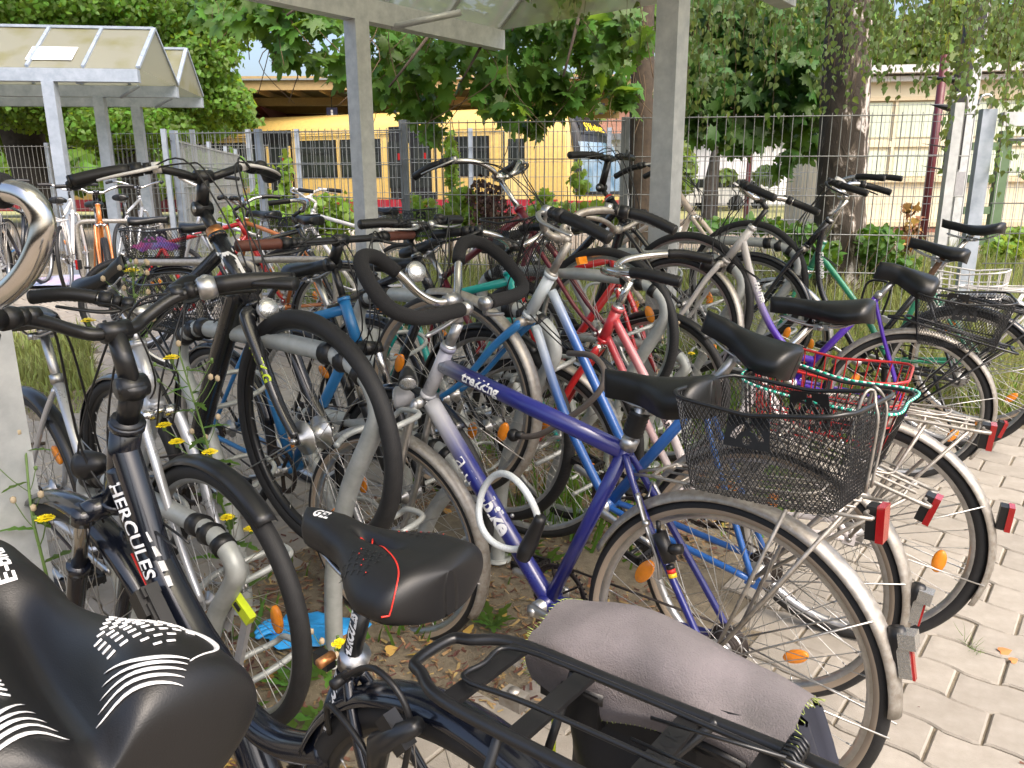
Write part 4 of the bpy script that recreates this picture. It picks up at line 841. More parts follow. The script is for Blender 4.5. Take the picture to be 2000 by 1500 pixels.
for n_ in list(LMAPo.node_tree.nodes):
    if n_.bl_idname == 'ShaderNodeNewGeometry':
        oi = LMAPo.node_tree.nodes.new('ShaderNodeObjectInfo')
        for l_ in list(LMAPo.node_tree.links):
            if l_.from_node == n_: LMAPo.node_tree.links.new(oi.outputs['Random'], l_.to_socket)
def trunk(root, pts, rs, m, name='trunk', n=14, rough=.04):
    b = MB(); P = spl(pts, 8); k = len(P); R_ = np.interp(np.linspace(0, 1, k), np.linspace(0, 1, len(rs)), rs)
    b.tube(P, list(R_), n); b.v = [tuple(Vector(v) + Vector((1, 1, 0)) * noise.noise(Vector(v) * 6) * rough) for v in b.v]; return part(name, b, m, root)
def clump(cs, n):                                 # random points inside a list of ellipsoids (centre, radii), denser near their shells
    cs = [(np.array(c), np.array(r)) for c, r in cs]; w = np.array([np.prod(r) ** (2 / 3) for c, r in cs]); w /= w.sum(); k = rng.choice(len(cs), n, p=w)
    d = rng.normal(size=(n, 3)); d /= np.linalg.norm(d, axis=1, keepdims=True); r = rng.random(n) ** .45
    return np.array([cs[i][0] for i in k]) + d * r[:, None] * np.array([cs[i][1] for i in k]), d
def hang(n, fwd=-.5, spread=.7):
    D = rng.normal(size=(n, 3)) * spread + np.array([0, fwd * .5, -.7]); U = rng.normal(size=(n, 3)) * .45 + np.array([0, -.75, .65]); return D, U
def tree(name, label, pos, pts, rs, bark, clumps, n, size, T, m, shell=.5):
    t_ = thing(name, label, 'tree', Matrix.Translation(pos)); trunk(t_, pts, rs, bark); p, d = clump(clumps, n); D, U = hang(n)
    U = U * (1 - shell) + d * shell * .8; me = leafmesh('crown', p - np.array(pos), D, U, size * rng.uniform(.6, 1.25, n), T, m); ob('crown', me, t_, kind='stuff'); return t_
def A(u, v, Y): return np.array(at(u, v, Y))
# lindens on the left, behind the shelter
def blobs(L, Y, s=1.0, dy=.9):
    out = []
    for (u, v, ru, rv) in L:
        y = Y + rng.uniform(-dy, dy); k = y / FPX; out.append((A(u, v, y), np.array([ru * k * s, (ru + rv) / 2 * k * s, rv * k * s])))
    return out
L1 = [(-60, 60, 150, 90), (60, -10, 160, 70), (250, 0, 130, 60), (330, 60, 90, 60), (400, 110, 70, 50), (430, 190, 60, 40), (380, 240, 70, 40), (300, 250, 80, 40), (200, 250, 90, 40), (90, 250, 90, 35), (10, 260, 80, 40), (-60, 200, 90, 90), (440, 50, 60, 50), (250, 300, 60, 20), (470, 235, 40, 20), (420, 290, 30, 20), (80, 150, 200, 100), (300, 160, 120, 90), (470, 20, 70, 45), (400, 20, 80, 60), (380, 170, 70, 60), (120, 60, 120, 60)]
p0 = A(275, 400, 14.6); p0[2] = .3
tree('linden_tree', 'linden tree with dark trunk standing right behind the left shelter', Vector(p0), [(0, 0, 0), (.03, 0, 1.2), (-.1, 0, 2.4), (-.3, .1, 4)], [.36, .3, .27, .2], BARKG, blobs(L1[1:4] + L1[4:9] + L1[12:15] + L1[16:], 14.4), 40000, .095, T_heart(), LLIN)
p0 = A(95, 400, 15.2); p0[2] = .3
tree('linden_tree', 'linden tree with leaning dark trunk at the far left behind the mesh fence', Vector(p0), [(0, 0, 0), (-.12, 0, 1.2), (-.3, 0, 2.2), (-.4, .1, 4)], [.48, .4, .36, .3], BARKG, blobs([L1[0], L1[8], L1[9], L1[10], L1[11], L1[1], L1[21], L1[16]], 15.2), 25000, .088, T_heart(), LLIN)
# maple with broad leaves
mt = A(1250, 470, 8.2); mt[2] = .3; MP = thing('maple_tree', 'maple with brown trunk and broad five-lobed leaves hanging over the fence', 'tree', Matrix.Translation(Vector(mt)))
trunk(MP, [(.02, 0, -.05), (0, 0, .8), (-.03, 0, 1.8), (-.06, 0, 3), (-.1, 0, 4.6)], [.15, .13, .125, .12, .11], BARK, rough=.03)
br = MB()
tips = [(1000, 60, 6.6), (780, 40, 6.0), (560, 30, 5.6), (420, 0, 6.0), (900, 160, 6.2), (1100, 150, 6.6), (760, 170, 6.0), (1190, 120, 7.2)]
for (u, v, Y) in tips:
    a = Vector((-.08, 0, 3.6)); e = Vector(A(u, v, Y) - mt); m_ = a.lerp(e, .5) + Vector((0, 0, .5)); br.tube(spl([a, m_, e], 6), [.045 - .037 * i / 12 for i in range(13)], 6)
part('branch', br, BARK, MP)
M1 = [(480, 35, 80, 40), (420, 15, 60, 30), (590, 60, 90, 50), (655, 120, 60, 40), (560, 10, 90, 40), (760, 60, 100, 50), (770, 130, 75, 60), (800, 190, 60, 50), (845, 235, 35, 40), (740, 160, 60, 50), (880, 110, 90, 70), (960, 150, 60, 60), (1040, 120, 90, 70), (1060, 190, 80, 40), (1035, 235, 40, 40), (1120, 185, 75, 45), (1190, 140, 60, 70), (1000, 60, 120, 40), (1130, 70, 90, 50), (1210, 60, 60, 70), (700, 20, 90, 40), (890, 20, 120, 40), (1080, 20, 120, 40), (560, 110, 45, 30), (980, 215, 50, 30), (1225, 195, 30, 40)]
cl = blobs(M1, 7.1, .9, .7); n1 = 1400; p, d = clump(cl, n1); D, U = hang(n1); S = rng.uniform(.11, .23, n1)
order = np.argsort(p[:, 1]); vis = [i for i in order if inview(p[i], 0)]; big = vis[:300]; rest = np.array([i for i in order if i not in set(big)])
lm = leafmesh('leaf', np.zeros((1, 3)), np.array([[0, 1., 0]]), np.array([[0, 0, 1.]]), np.ones(1), T_maple(), LMAPo)
R_ = frames(D, U, n1)
for i in big:
    M_ = Matrix([list(R_[i][0] * S[i]) + [p[i][0] - mt[0]], list(R_[i][1] * S[i]) + [p[i][1] - mt[1]], list(R_[i][2] * S[i]) + [p[i][2] - mt[2]], [0, 0, 0, 1]]); ob('leaf', lm, MP, M_)
ob('leaves_beyond', leafmesh('leaves_beyond', p[rest] - mt, D[rest], U[rest], S[rest], T_maple(), LMAP), MP, kind='stuff')
tw = MB()
for i in order[::2]:
    q = Vector(p[i] - mt); c_ = cl[rng.integers(len(cl))]; tw.tube([q, q - Vector(D[i]).normalized() * .07 + Vector((0, 0, .05))], .0018, 3)
for c_, r_ in cl:
    for k in range(3): a = Vector(c_ - mt) + Vector(rng.normal(size=3)) * .15 + Vector((0, .2, .35)); tw.tube(spl([a, a + Vector((rng.normal() * .1, -.1, -.25)), a + Vector((rng.normal() * .2, -.25, -.6))], 4), .004, 4)
part('leaf_stalks', tw, TWIG, MP, kind='stuff')
M2 = [(1400, 90, 90, 70), (1500, 140, 90, 70), (1570, 100, 70, 70), (1420, 190, 80, 70), (1520, 220, 90, 60), (1370, 250, 50, 30), (1440, 270, 60, 30), (1570, 260, 35, 50), (1540, 320, 18, 40), (1340, 150, 50, 80), (1600, 180, 50, 60), (1480, 60, 90, 50), (1650, 100, 50, 60), (1580, 40, 90, 50), (1390, 30, 80, 40), (1640, 200, 20, 60)]
mt2 = A(1600, 470, 10.4); mt2[2] = .33; pos = Vector(mt2); MQ = thing('maple_tree', 'dense shaded maple foliage behind the birch trunk', 'tree', Matrix.Translation(pos)); trunk(MQ, [(.3, .2, 0), (.25, .2, 2), (.1, .2, 4.2)], [.12, .11, .09], BARK)
n2 = 1900; p, d = clump(blobs(M2, 9.3, 1., .7), n2); D, U = hang(n2, spread=.5); ob('crown', leafmesh('crown', p - mt2, D, U, rng.uniform(.13, .26, n2), T_maple(), leafmat('shaded_maple_leaf', (.05, .12, .022), .3, (.12, .22, .02))), MQ, kind='stuff')  # same maple leaves; the shade on them is put into a darker leaf colour
# birch with hanging twigs
BB_ = bpy.data.materials.new('birch_bark'); BB_.use_nodes = True; _n = BB_.node_tree.nodes; _l = BB_.node_tree.links; _b = _n['Principled BSDF']; _tc = _n.new('ShaderNodeTexCoord'); _mp = _n.new('ShaderNodeMapping'); _mp.inputs['Scale'].default_value = (8.5, 8.5, 3.6); _nz = _n.new('ShaderNodeTexNoise'); _nz.inputs['Scale'].default_value = 1.15; _nz.inputs['Detail'].default_value = 7; _nz.inputs['Roughness'].default_value = .6; _nz.inputs['Distortion'].default_value = .6
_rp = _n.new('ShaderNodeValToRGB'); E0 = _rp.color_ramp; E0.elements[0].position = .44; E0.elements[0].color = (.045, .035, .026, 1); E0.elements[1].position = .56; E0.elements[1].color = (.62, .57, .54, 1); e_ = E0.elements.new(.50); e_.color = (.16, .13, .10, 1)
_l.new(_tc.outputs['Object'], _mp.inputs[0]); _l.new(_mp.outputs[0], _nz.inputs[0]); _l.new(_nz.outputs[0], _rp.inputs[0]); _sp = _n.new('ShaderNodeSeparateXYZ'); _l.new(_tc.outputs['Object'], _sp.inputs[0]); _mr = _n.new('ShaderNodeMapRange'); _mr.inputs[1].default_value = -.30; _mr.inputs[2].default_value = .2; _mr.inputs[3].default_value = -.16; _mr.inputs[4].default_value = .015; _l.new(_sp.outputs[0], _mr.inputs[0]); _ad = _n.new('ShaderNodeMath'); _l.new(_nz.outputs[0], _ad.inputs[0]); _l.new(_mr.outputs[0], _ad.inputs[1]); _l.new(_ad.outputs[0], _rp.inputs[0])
_l.new(_rp.outputs[0], _b.inputs['Base Color']); _b.inputs['Roughness'].default_value = .85; _bp = _n.new('ShaderNodeBump'); _bp.inputs['Strength'].default_value = 1; _bp.inputs['Distance'].default_value = .03; _l.new(_nz.outputs[0], _bp.inputs['Height']); _l.new(_bp.outputs[0], _b.inputs['Normal'])
bt = A(1632, 540, 7.6); bt[2] = .25; BR = thing('birch_tree', 'birch with thick furrowed white-patched trunk and long hanging twigs', 'tree', Matrix.Translation(Vector(bt)))
trunk(BR, [(.04, 0, -.05), (0, 0, .5), (-.04, 0, 1.2), (-.08, 0, 2.0), (-.12, 0, 3.0), (-.15, 0, 4.5)], [.27, .235, .22, .215, .19, .15], BB_, n=40, rough=.035)
tw = MB(); LP = []; LD = []; LU = []
strands = []
for (u0, u1, v0, v1, n_) in ((1330, 1430, 140, 285, 12), (1440, 1560, 90, 245, 9), (1560, 1700, 100, 230, 10), (1690, 1800, 80, 190, 16), (1790, 1850, 120, 200, 8), (1835, 1880, 240, 330, 4), (1880, 2010, 120, 260, 20), (1940, 2010, 240, 380, 6), (1700, 2010, 20, 140, 30), (1400, 1700, 0, 90, 14), (960, 1260, 0, 70, 9), (1170, 1250, 60, 190, 3), (1330, 1700, 20, 110, 16)):
    for k in range(n_): strands.append((rng.uniform(u0, u1), rng.uniform(v0, v1), rng.uniform(5.2, 7.2)))
for (u, v, Y) in strands:
    e = Vector(A(u, v, Y)); top = 3.0 + rng.uniform(0, .5); L_ = max(top - e.z, .35); P = [e + Vector((.05 * sin(k * 1.3 + u) * k / 6 + rng.normal() * .012, .04 * cos(k + v), L_ * k / 6)) for k in range(7)]; P = spl(P, 4); tw.tube(P, [.0012 + .002 * i / len(P) for i in range(len(P))], 3)
    n_ = int(L_ / .028)
    for i in range(n_):
        f = (i + rng.random()) / n_; q = P[int(f * (len(P) - 1))] + Vector(rng.normal(size=3)) * .022; LP.append(q); LD.append(rng.normal(size=3) * .35 + np.array([0, 0, -1])); LU.append(rng.normal(size=3) * .8 + np.array([0, -.8, .2]))
LP = np.array([tuple(q) for q in LP]); LD = np.array(LD); LU = np.array(LU); S = rng.uniform(.034, .062, len(LP)); part('hanging_twigs', tw, TWIG, BR, kind='stuff', mat=None)
BR_tw = [o for o in BR.children if o.name.startswith('hanging_twigs')][0]; BR_tw.matrix_local = Matrix.Translation(-Vector(bt))
order = np.argsort(LP[:, 1]); vis = [i for i in order if inview(LP[i], 0)]; big = vis[:300]; sb = set(big); rest = np.array([i for i in range(len(LP)) if i not in sb])
ob('leaves_beyond', leafmesh('leaves_beyond', LP[rest] - bt, LD[rest], LU[rest], S[rest], T_birch(), LBIR), BR, kind='stuff')
LBo = LBIR.copy()
for n_ in list(LBo.node_tree.nodes):
    if n_.bl_idname == 'ShaderNodeNewGeometry':
        oi = LBo.node_tree.nodes.new('ShaderNodeObjectInfo')
        for l_ in list(LBo.node_tree.links):
            if l_.from_node == n_: LBo.node_tree.links.new(oi.outputs['Random'], l_.to_socket)
lm = leafmesh('leaf', np.zeros((1, 3)), np.array([[0, 1., 0]]), np.array([[0, 0, 1.]]), np.ones(1), T_birch(), LBo); R_ = frames(LD, LU, len(LP))
for i in big: ob('leaf', lm, BR, Matrix([list(R_[i][0] * S[i]) + [LP[i][0] - bt[0]], list(R_[i][1] * S[i]) + [LP[i][1] - bt[1]], list(R_[i][2] * S[i]) + [LP[i][2] - bt[2]], [0, 0, 0, 1]]))
# background trees
for i, (lab, bl_, Y, n_, sz) in enumerate((('bright yellow-green tree beyond the cream platform building', [(1780, 100, 90, 60), (1850, 60, 60, 60), (1730, 140, 60, 40), (1680, 60, 60, 60)], 30, 3600, .42), ('pale green trees beyond the platform seen above the train roof', [(700, 225, 70, 18), (860, 225, 100, 22), (1000, 200, 80, 40), (1140, 190, 50, 50), (560, 235, 60, 20)], 46, 4200, .5),
        ('green trees closing the view at the far right', [(1950, 90, 90, 70), (2050, 60, 90, 90)], 30, 2600, .42), ('bushy young tree left of the white wall', [(1325, 330, 32, 50), (1318, 300, 24, 40), (1500, 340, 26, 18), (1420, 342, 20, 12)], 22, 1500, .2), ('tall tree behind the train at the left', [(60, 160, 160, 120), (260, 120, 160, 120), (420, 200, 70, 60), (-60, 200, 120, 120), (200, 330, 300, 40)], 24, 9000, .36), ('dark tree high behind the brick building', [(1400, 60, 110, 90), (1560, 20, 110, 80), (1240, 30, 100, 60), (1120, 40, 90, 60)], 34, 5000, .42))):
    c_ = np.mean([A(u, v, Y) for u, v, _, _ in bl_], 0); c_[2] = .3; cl2 = blobs(bl_, Y, 1.05, 1.5); zt = max(q[0][2] for q in cl2); tree('tree', lab, Vector(c_), [(0, 0, 0), (0, 0, zt * .5), (.1, 0, zt)], [.25, .2, .1], BARKG, cl2, n_, sz, T_quad(), LFAR if i in (0, 1, 2, 3) else LLIN, .6)
# grass bed in front of and beyond the fence
def onfence(x):                                   # y of the front fence line at x
    for A_, B_ in zip(PF[:-1], PF[1:]):
        if A_.x <= x <= B_.x: return A_.y + (B_.y - A_.y) * (x - A_.x) / (B_.x - A_.x)
    return PF[0].y if x < PF[0].x else PF[-1].y
def grassfield(name, n, cond, hmin, hmax, m, X=(-6, 7), Y=(2, 9.5), wid=1.):
    x = rng.uniform(*X, n); y = rng.uniform(*Y, n); k = np.array([cond(a, c) for a, c in zip(x, y)]); x, y = x[k], y[k]; z = np.array([gz(a, c) for a, c in zip(x, y)]) - .02
    cl_ = np.array([noise.noise(Vector((a * 1.7, c * 1.7, 0))) for a, c in zip(x, y)]); n = len(x); D = rng.normal(size=(n, 3)) * .28 + np.array([0, 0, 1]); U = rng.normal(size=(n, 3)) + np.array([0, 0, .1])
    S = rng.uniform(hmin, hmax, n) * (1 + .9 * cl_); T = T_blade(); T = ([(a * wid * (.35 / max(hmax, .1)) * .9, b_, c) for a, b_, c in T[0]], T[1])
    o = ob(name, leafmesh(name, np.stack([x, y, z], 1), D, U, S, T, m), None, kind='stuff'); return o
def ST(x, y): v = Vector((x, y, 0)); return v.dot(DV), v.dot(NV)
def bed(x, y): s, t = ST(x, y); return inview((x, y, .3), 60) and ((t > 4.75 and s < 2.6) or (y > 6.0 and x > -3.4 and t > 3.4 + .15 * s) or y > 7.8 and x > -3.9) and y < 9.4
grassfield('tall_grass', 60000, bed, .14, .42, LGRS, wid=1.0)
grassfield('short_grass', 26000, bed, .06, .2, LWED, wid=1.4)
def island(x, y): return inview((x, y, 0), 40) and x < -2.3 - (y - 4.1) * .55 and 4.2 < y < 6.1 and x > -5.5
grassfield('island_grass', 16000, island, .05, .16, LGRS, X=(-5.5, -2), Y=(4, 6.5), wid=1.6)
def strip(x, y): s, t = ST(x, y); return .95 < s < 2.5 and 2.2 < t < 5 and noise.noise(Vector((x * 2, y * 2, 5))) > -.1
grassfield('rack_strip_grass', 16000, strip, .05, .24, LWED, X=(-2, 4), Y=(1.4, 6), wid=1.3)
def strip2(x, y): s, t = ST(x, y); return 1.35 < s < 2.35 and .3 < t < 2.4 and noise.noise(Vector((x * 3, y * 3, 9))) > .12
grassfield('weed_tufts', 3000, strip2, .03, .12, LWED, X=(-2, 2), Y=(.8, 4), wid=1.5)
# leafy shrubs and vines along the fence
def shrub(label, bl_, Y, n_, sz, T, m, name='shrub', cat='shrub'):
    c_ = np.mean([A(u, v, Y) for u, v, _, _ in bl_], 0); g_ = gz(c_[0], c_[1]); c_[2] = g_; cl2 = blobs(bl_, Y, 1., .25); p, d = clump(cl2, n_); D, U = hang(n_, spread=.8); t_ = thing(name, label, cat, Matrix.Translation(Vector(c_)))
    ob('foliage', leafmesh('foliage', p - c_, D, U, sz * rng.uniform(.6, 1.3, n_), T, m), t_, kind='stuff'); b = MB()
    for q in cl2:
        for k in range(3): e = Vector(q[0] - c_) + Vector(rng.normal(size=3)) * np.array(q[1]).mean() * .5; b.tube(spl([(e.x * .3, e.y * .3, 0), (e.x * .7, e.y * .6, e.z * .5), e], 4), .005, 4)
    part('stems', b, TWIG, t_)
LYG = leafmat('young_maple_leaf', (.14, .25, .03), .3, (.4, .48, .05))
shrub('sprawling yellow-green shrub behind the fence left of the middle post', [(590, 420, 70, 30), (520, 400, 50, 35), (650, 410, 50, 35), (480, 430, 60, 30), (560, 340, 12, 40), (620, 440, 80, 30)], 9.8, 1500, .10, T_heart(), LYG)
shrub('maple seedlings growing through the fence right of the middle post', [(860, 420, 60, 30), (820, 410, 30, 30), (900, 390, 22, 30), (930, 430, 50, 30), (880, 310, 12, 50), (840, 440, 60, 30)], 8.6, 620, .12, T_maple(), LYG)
shrub('brown dead creeper hanging on the fence', [(950, 385, 40, 40), (960, 420, 45, 40)], 8.3, 700, .05, T_heart(), mat('dead_creeper', (.06, .03, .02), .9, island=.4))
shrub('young maple shoots below the train cab', [(1060, 400, 26, 30), (1160, 415, 50, 25), (1200, 420, 50, 25), (1080, 420, 60, 30), (1130, 350, 20, 30)], 8.7, 520, .10, T_maple(), LYG)
shrub('ivy and bramble leaves at the foot of the birch', [(1715, 470, 45, 35), (1700, 510, 60, 40), (1590, 500, 60, 40), (1560, 460, 50, 30), (1750, 520, 50, 30), (1400, 440, 70, 16), (1480, 440, 70, 14)], 7.3, 1300, .085, T_heart(), LWED)
shrub('reddish young maple sapling right of the birch', [(1775, 410, 16, 14), (1785, 440, 18, 16), (1770, 470, 18, 16)], 7.4, 60, .085, T_maple(), mat('reddish_leaf', (.3, .16, .04), .6, island=.4))
shrub('bright green creeper behind the gate at the right edge', [(1960, 490, 40, 30), (1990, 470, 30, 30), (1940, 520, 40, 20)], 9.0, 420, .10, T_maple(), LYG)
# weeds with yellow flowers near the camera
YFL = mat('yellow_petal', (.95, .78, .02), .5, var=.1, rvar=.02); DRYF = mat('dry_seedhead', (.45, .36, .24), .9)
def sowthistle(label, base, pts, flowers, buds=6, sc_=1., seed=1, leaves=14):
    random.seed(seed); base = Vector(base); t_ = thing('flowering_weed', label, 'wild flower', Matrix.Translation(base)); P = [Vector(p) - base for p in pts]; path = spl(P, 6); b = MB(); b.tube(path, [.0042 - .0022 * i / len(path) for i in range(len(path))], 6); tips_ = []
    for f in flowers:
        f = Vector(f) - base; a = min(path, key=lambda q: (q - f).length + abs(q.z - f.z + .08) * 1.5); b.tube(spl([a, a.lerp(f, .5) + Vector((0, 0, -.012)), f - Vector((0, 0, .012))], 4), .0014, 5); tips_.append(f)
    bd = []
    for k in range(buds): a = path[int(len(path) * random.uniform(.4, 1)) - 1]; e = a + Vector((random.uniform(-.06, .06), random.uniform(-.06, .06), random.uniform(.01, .08))); b.tube(spl([a, a.lerp(e, .5) + Vector((0, 0, -.006)), e], 3), .001, 4); bd.append(e)
    part('stem', b, STEMG, t_)
    for f in tips_:
        h = MB(); h.lathe([(.001, -.016), (.004, -.015), (.0055, -.006), (.006, .001)], o=f, ax=(0, 0, 1), n=10, mi=1); n = 30
        for ring, (r_, z_) in enumerate(((.019, .002), (.014, .006), (.008, .008))):
            for k in range(n - ring * 8): a = 2 * pi * (k + .5 * ring) / (n - ring * 8); c = Vector((cos(a), sin(a), 0)); s = Vector((-sin(a), cos(a), 0)) * .0016; o_ = f + Vector((0, 0, z_ - .003)); h.add([o_ + c * .002 - s, o_ + c * .002 + s, o_ + c * r_ + s * .9 + Vector((0, 0, random.uniform(-.001, .002))), o_ + c * r_ - s * .9 + Vector((0, 0, random.uniform(-.001, .002)))], [(0, 1, 2, 3)], 0, False)
        part('flower_head', h, [YFL, STEMG], t_)
    h = MB()
    for i, e in enumerate(bd): h.ball(e, .0045 if i % 2 else .007, 7, (1, 1, 1.3), mi=i % 2)
    part('flower_bud', h, [DRYF, STEMG], t_, kind='stuff'); LPp = []; LDd = []; LUu = []; SS = []
    for k in range(leaves): f = k / leaves; q = path[int(f * .95 * (len(path) - 1))]; a = k * 2.4; LPp.append(tuple(q)); LDd.append((cos(a), sin(a), .25 - .3 * f)); LUu.append((0, 0, 1)); SS.append((.13 - .08 * f) * sc_)
    V = [(0, 0, 0), (.10, .12, .02), (.05, .2, .0), (.16, .34, .02), (.07, .42, 0), (.17, .58, 0), (.07, .68, -.03), (.08, .85, -.08), (0, 1, -.14)]; o_ = V + [(-x, y, z) for x, y, z in V[-2:0:-1]] ; n = len(o_); mid = [(0, .2, .0), (0, .5, .03), (0, .8, -.03)]
    ob('leaf_whorl', leafmesh('leaf_whorl', np.array(LPp), np.array(LDd), np.array(LUu, float), np.array(SS), (o_ + [(0, .45, .02)], [(n, i, (i + 1) % n) for i in range(n)]), LWED), t_, kind='stuff')
at_ = lambda u, v, Y: tuple(at(u, v, Y))
sowthistle('tall sow thistle with yellow flowers climbing in front of the tall hoop stand', TS(1.08, 1.98, 0), [TS(1.08, 1.98, 0), at_(452, 1060, 1.95), at_(425, 960, 1.85), at_(405, 870, 1.8), at_(375, 770, 1.78), at_(350, 690, 1.78)], [at_(335, 698, 1.78), at_(410, 882, 1.78), at_(345, 862, 1.8), at_(443, 1010, 1.85), at_(490, 1032, 1.85), at_(320, 830, 1.82)], 14, 1., 3, 22)
sowthistle('thin dry sow thistle stem with one yellow flower left of the basket', TS(1.0, 2.3, 0), [TS(1.0, 2.3, 0), at_(270, 800, 2.2), at_(265, 680, 2.1), at_(262, 590, 2.1), at_(258, 520, 2.1)], [at_(172, 626, 2.0), at_(257, 528, 2.1), at_(270, 610, 2.1)], 26, .6, 5, 5)
sowthistle('weed with a yellow flower beside the galvanised post at the left edge', TS(.62, 1.9, 0), [TS(.62, 1.9, 0), at_(85, 1100, 1.55), at_(62, 1000, 1.55), at_(50, 880, 1.6), at_(40, 760, 1.65)], [at_(88, 1012, 1.5)], 8, .8, 8, 10)
sowthistle('small flowering weed at the foot of the tall hoop near the blue glove', at_(640, 1330, 1.55), [at_(640, 1330, 1.55), at_(652, 1290, 1.55), at_(668, 1262, 1.52)], [at_(645, 1282, 1.55), at_(664, 1256, 1.5)], 5, .6, 9, 7)
sowthistle('wild plant with tiny buds in front of the right shelter post', TS(2.9, 1.5), [TS(2.9, 1.5), at_(1300, 760, 3.4), at_(1298, 690, 3.35), at_(1300, 640, 3.3)], [at_(1350, 690, 3.4)], 40, .5, 10, 10)
for i, (u, v, Y) in enumerate(((560, 1190, 1.85), (575, 1150, 1.9), (560, 1330, 1.62), (410, 1130, 1.7), (620, 1290, 1.7), (1010, 900, 2.6), (1060, 960, 2.5), (1290, 820, 3.2), (1240, 780, 3.4), (960, 1090, 2.15))):
    q = at(u, v, Y); q.z = gz(q.x, q.y); t_ = thing('rosette_weed', 'low green weed rosette ' + ('beside the blue glove', 'behind the wheel holder rods', 'on the wood chips in front', 'beside the low front hoop', 'between glove and hoop foot', 'under the white-blue front wheel', 'right of the old mudguard tip', 'below the pale flower', 'among the middle hoops', 'behind the cable lock ring')[i], 'weed', Matrix.Translation(q)); n = 11
    V = [(0, 0, 0), (.08, .12, .02), (.05, .2, .0), (.15, .34, .02), (.07, .42, 0), (.17, .58, 0), (.07, .68, -.03), (.08, .85, -.08), (0, 1, -.14)]; o_ = V + [(-x, y, z) for x, y, z in V[-2:0:-1]]; k = len(o_)
    ob('leaf_whorl', leafmesh('leaf_whorl', np.zeros((n, 3)), np.array([(cos(j * 2.4), sin(j * 2.4), .5) for j in range(n)]), np.tile([0, 0, 1.], (n, 1)), rng.uniform(.05, .12, n), (o_ + [(0, .45, .02)], [(k, j, (j + 1) % k) for j in range(k)]), LWED), t_, kind='stuff')
for i, (u, v, Y) in enumerate(((1905, 1245, 1.9), (1800, 1290, 1.9))[:1]):
    q = at(u, v, Y); q = gzp = Vector((q.x, q.y, 0)); d_ = CR @ Vector(((1905 - 1000) / FPX, -(1270 - 750) / FPX, -1)); q = Vector((0, 0, CH)) + d_ * (-CH / d_.z); n = 26
    t_ = thing('grass_tuft', 'small grass tuft growing in a paving joint at the right', 'grass tuft', Matrix.Translation(q)); ob('blades', leafmesh('blades', np.stack([rng.normal(size=n) * .008, rng.normal(size=n) * .03, np.zeros(n)], 1), rng.normal(size=(n, 3)) * .5 + np.array([0, 0, .8]), rng.normal(size=(n, 3)), rng.uniform(.02, .06, n), T_blade(), LWED), t_, kind='stuff')
# leaf litter, wood chips and dry twigs on the soil strip
n = 17000; s_ = rng.uniform(1.0, 2.4, n); t_r = rng.uniform(.3, 4.6, n); P = np.array([DV * float(a) + NV * float(c) for a, c in zip(s_, t_r)]); z = np.array([gz(a[0], a[1]) for a in P]); kk = np.array([noise.noise(Vector((a[0] * 2.2, a[1] * 2.2, 3))) > -.25 for a in P]); P[:, 2] = z + rng.uniform(-.012, .008, n); P = P[kk]; n = len(P)
ob('wood_chips', leafmesh('wood_chips', P, rng.normal(size=(n, 3)) * np.array([1, 1, .15]), rng.normal(size=(n, 3)) * .4 + np.array([0, 0, 1]), rng.uniform(.01, .034, n), ([(-.14, 0, 0), (.14, 0, 0), (.12, 1, .04), (-.1, 1, .04)], [(0, 1, 2, 3)]), mat('wood_chip', (.2, .115, .06), .85, island=.7, var=.2)), None, kind='stuff')
n = 230; P = np.stack([rng.uniform(-1.5, 1.2, n), rng.uniform(1.3, 4.2, n), np.zeros(n)], 1); k = np.array([1.0 < ST(a[0], a[1])[0] < 2.3 for a in P]); P = P[k]; P[:, 2] = np.array([gz(a[0], a[1]) for a in P]) + .006; n = len(P)
ob('dry_leaves', leafmesh('dry_leaves', P, rng.normal(size=(n, 3)) * np.array([1, 1, .2]), rng.normal(size=(n, 3)) * .4 + np.array([0, 0, 1]), rng.uniform(.02, .055, n), T_heart(), mat('yellow_dry_leaf', (.36, .22, .05), .8, island=.5, var=.2, col2=(.3, .16, .05))), None, kind='stuff')
n = 1500; P = np.stack([rng.uniform(-9, 4.5, n), rng.uniform(1.2, 10, n), np.zeros(n)], 1); P[:, 2] = np.array([gz(a[0], a[1]) for a in P]) + .004
ob('paving_litter', leafmesh('paving_litter', P, rng.normal(size=(n, 3)) * np.array([1, 1, .1]), rng.normal(size=(n, 3)) * .3 + np.array([0, 0, 1]), rng.uniform(.004, .016, n), ([(-.2, 0, 0), (.2, 0, 0), (.1, 1, .04), (-.1, 1, .04)], [(0, 1, 2, 3)]), mat('litter_bits', (.2, .11, .06), .85, island=.6)), None, kind='stuff')
for i, (u, v) in enumerate(((1955, 1272), (1975, 1290), (1827, 1093))):
    d_ = CR @ Vector(((u - 1000) / FPX, -(v - 750) / FPX, -1)); q = Vector((0, 0, CH)) + d_ * (-(CH - .006) / d_.z); t_ = thing('fallen_leaf', ('curled orange-brown leaf', 'torn small brown leaf', 'tiny orange leaf')[i] + (' on the paving right of the bicycles', ' next to the larger curled one', ' by the end of the black mudguard')[i], 'leaf', Matrix.Translation(q)); ob('leaf_blade', leafmesh('leaf_blade', np.zeros((1, 3)), np.array([[1, .2 * i, .1]]), np.array([[.2, -.3, 1.]]), np.array([.04 - .012 * i]), T_heart(), mat('orange_leaf', (.5, .17, .05), .7)), t_)
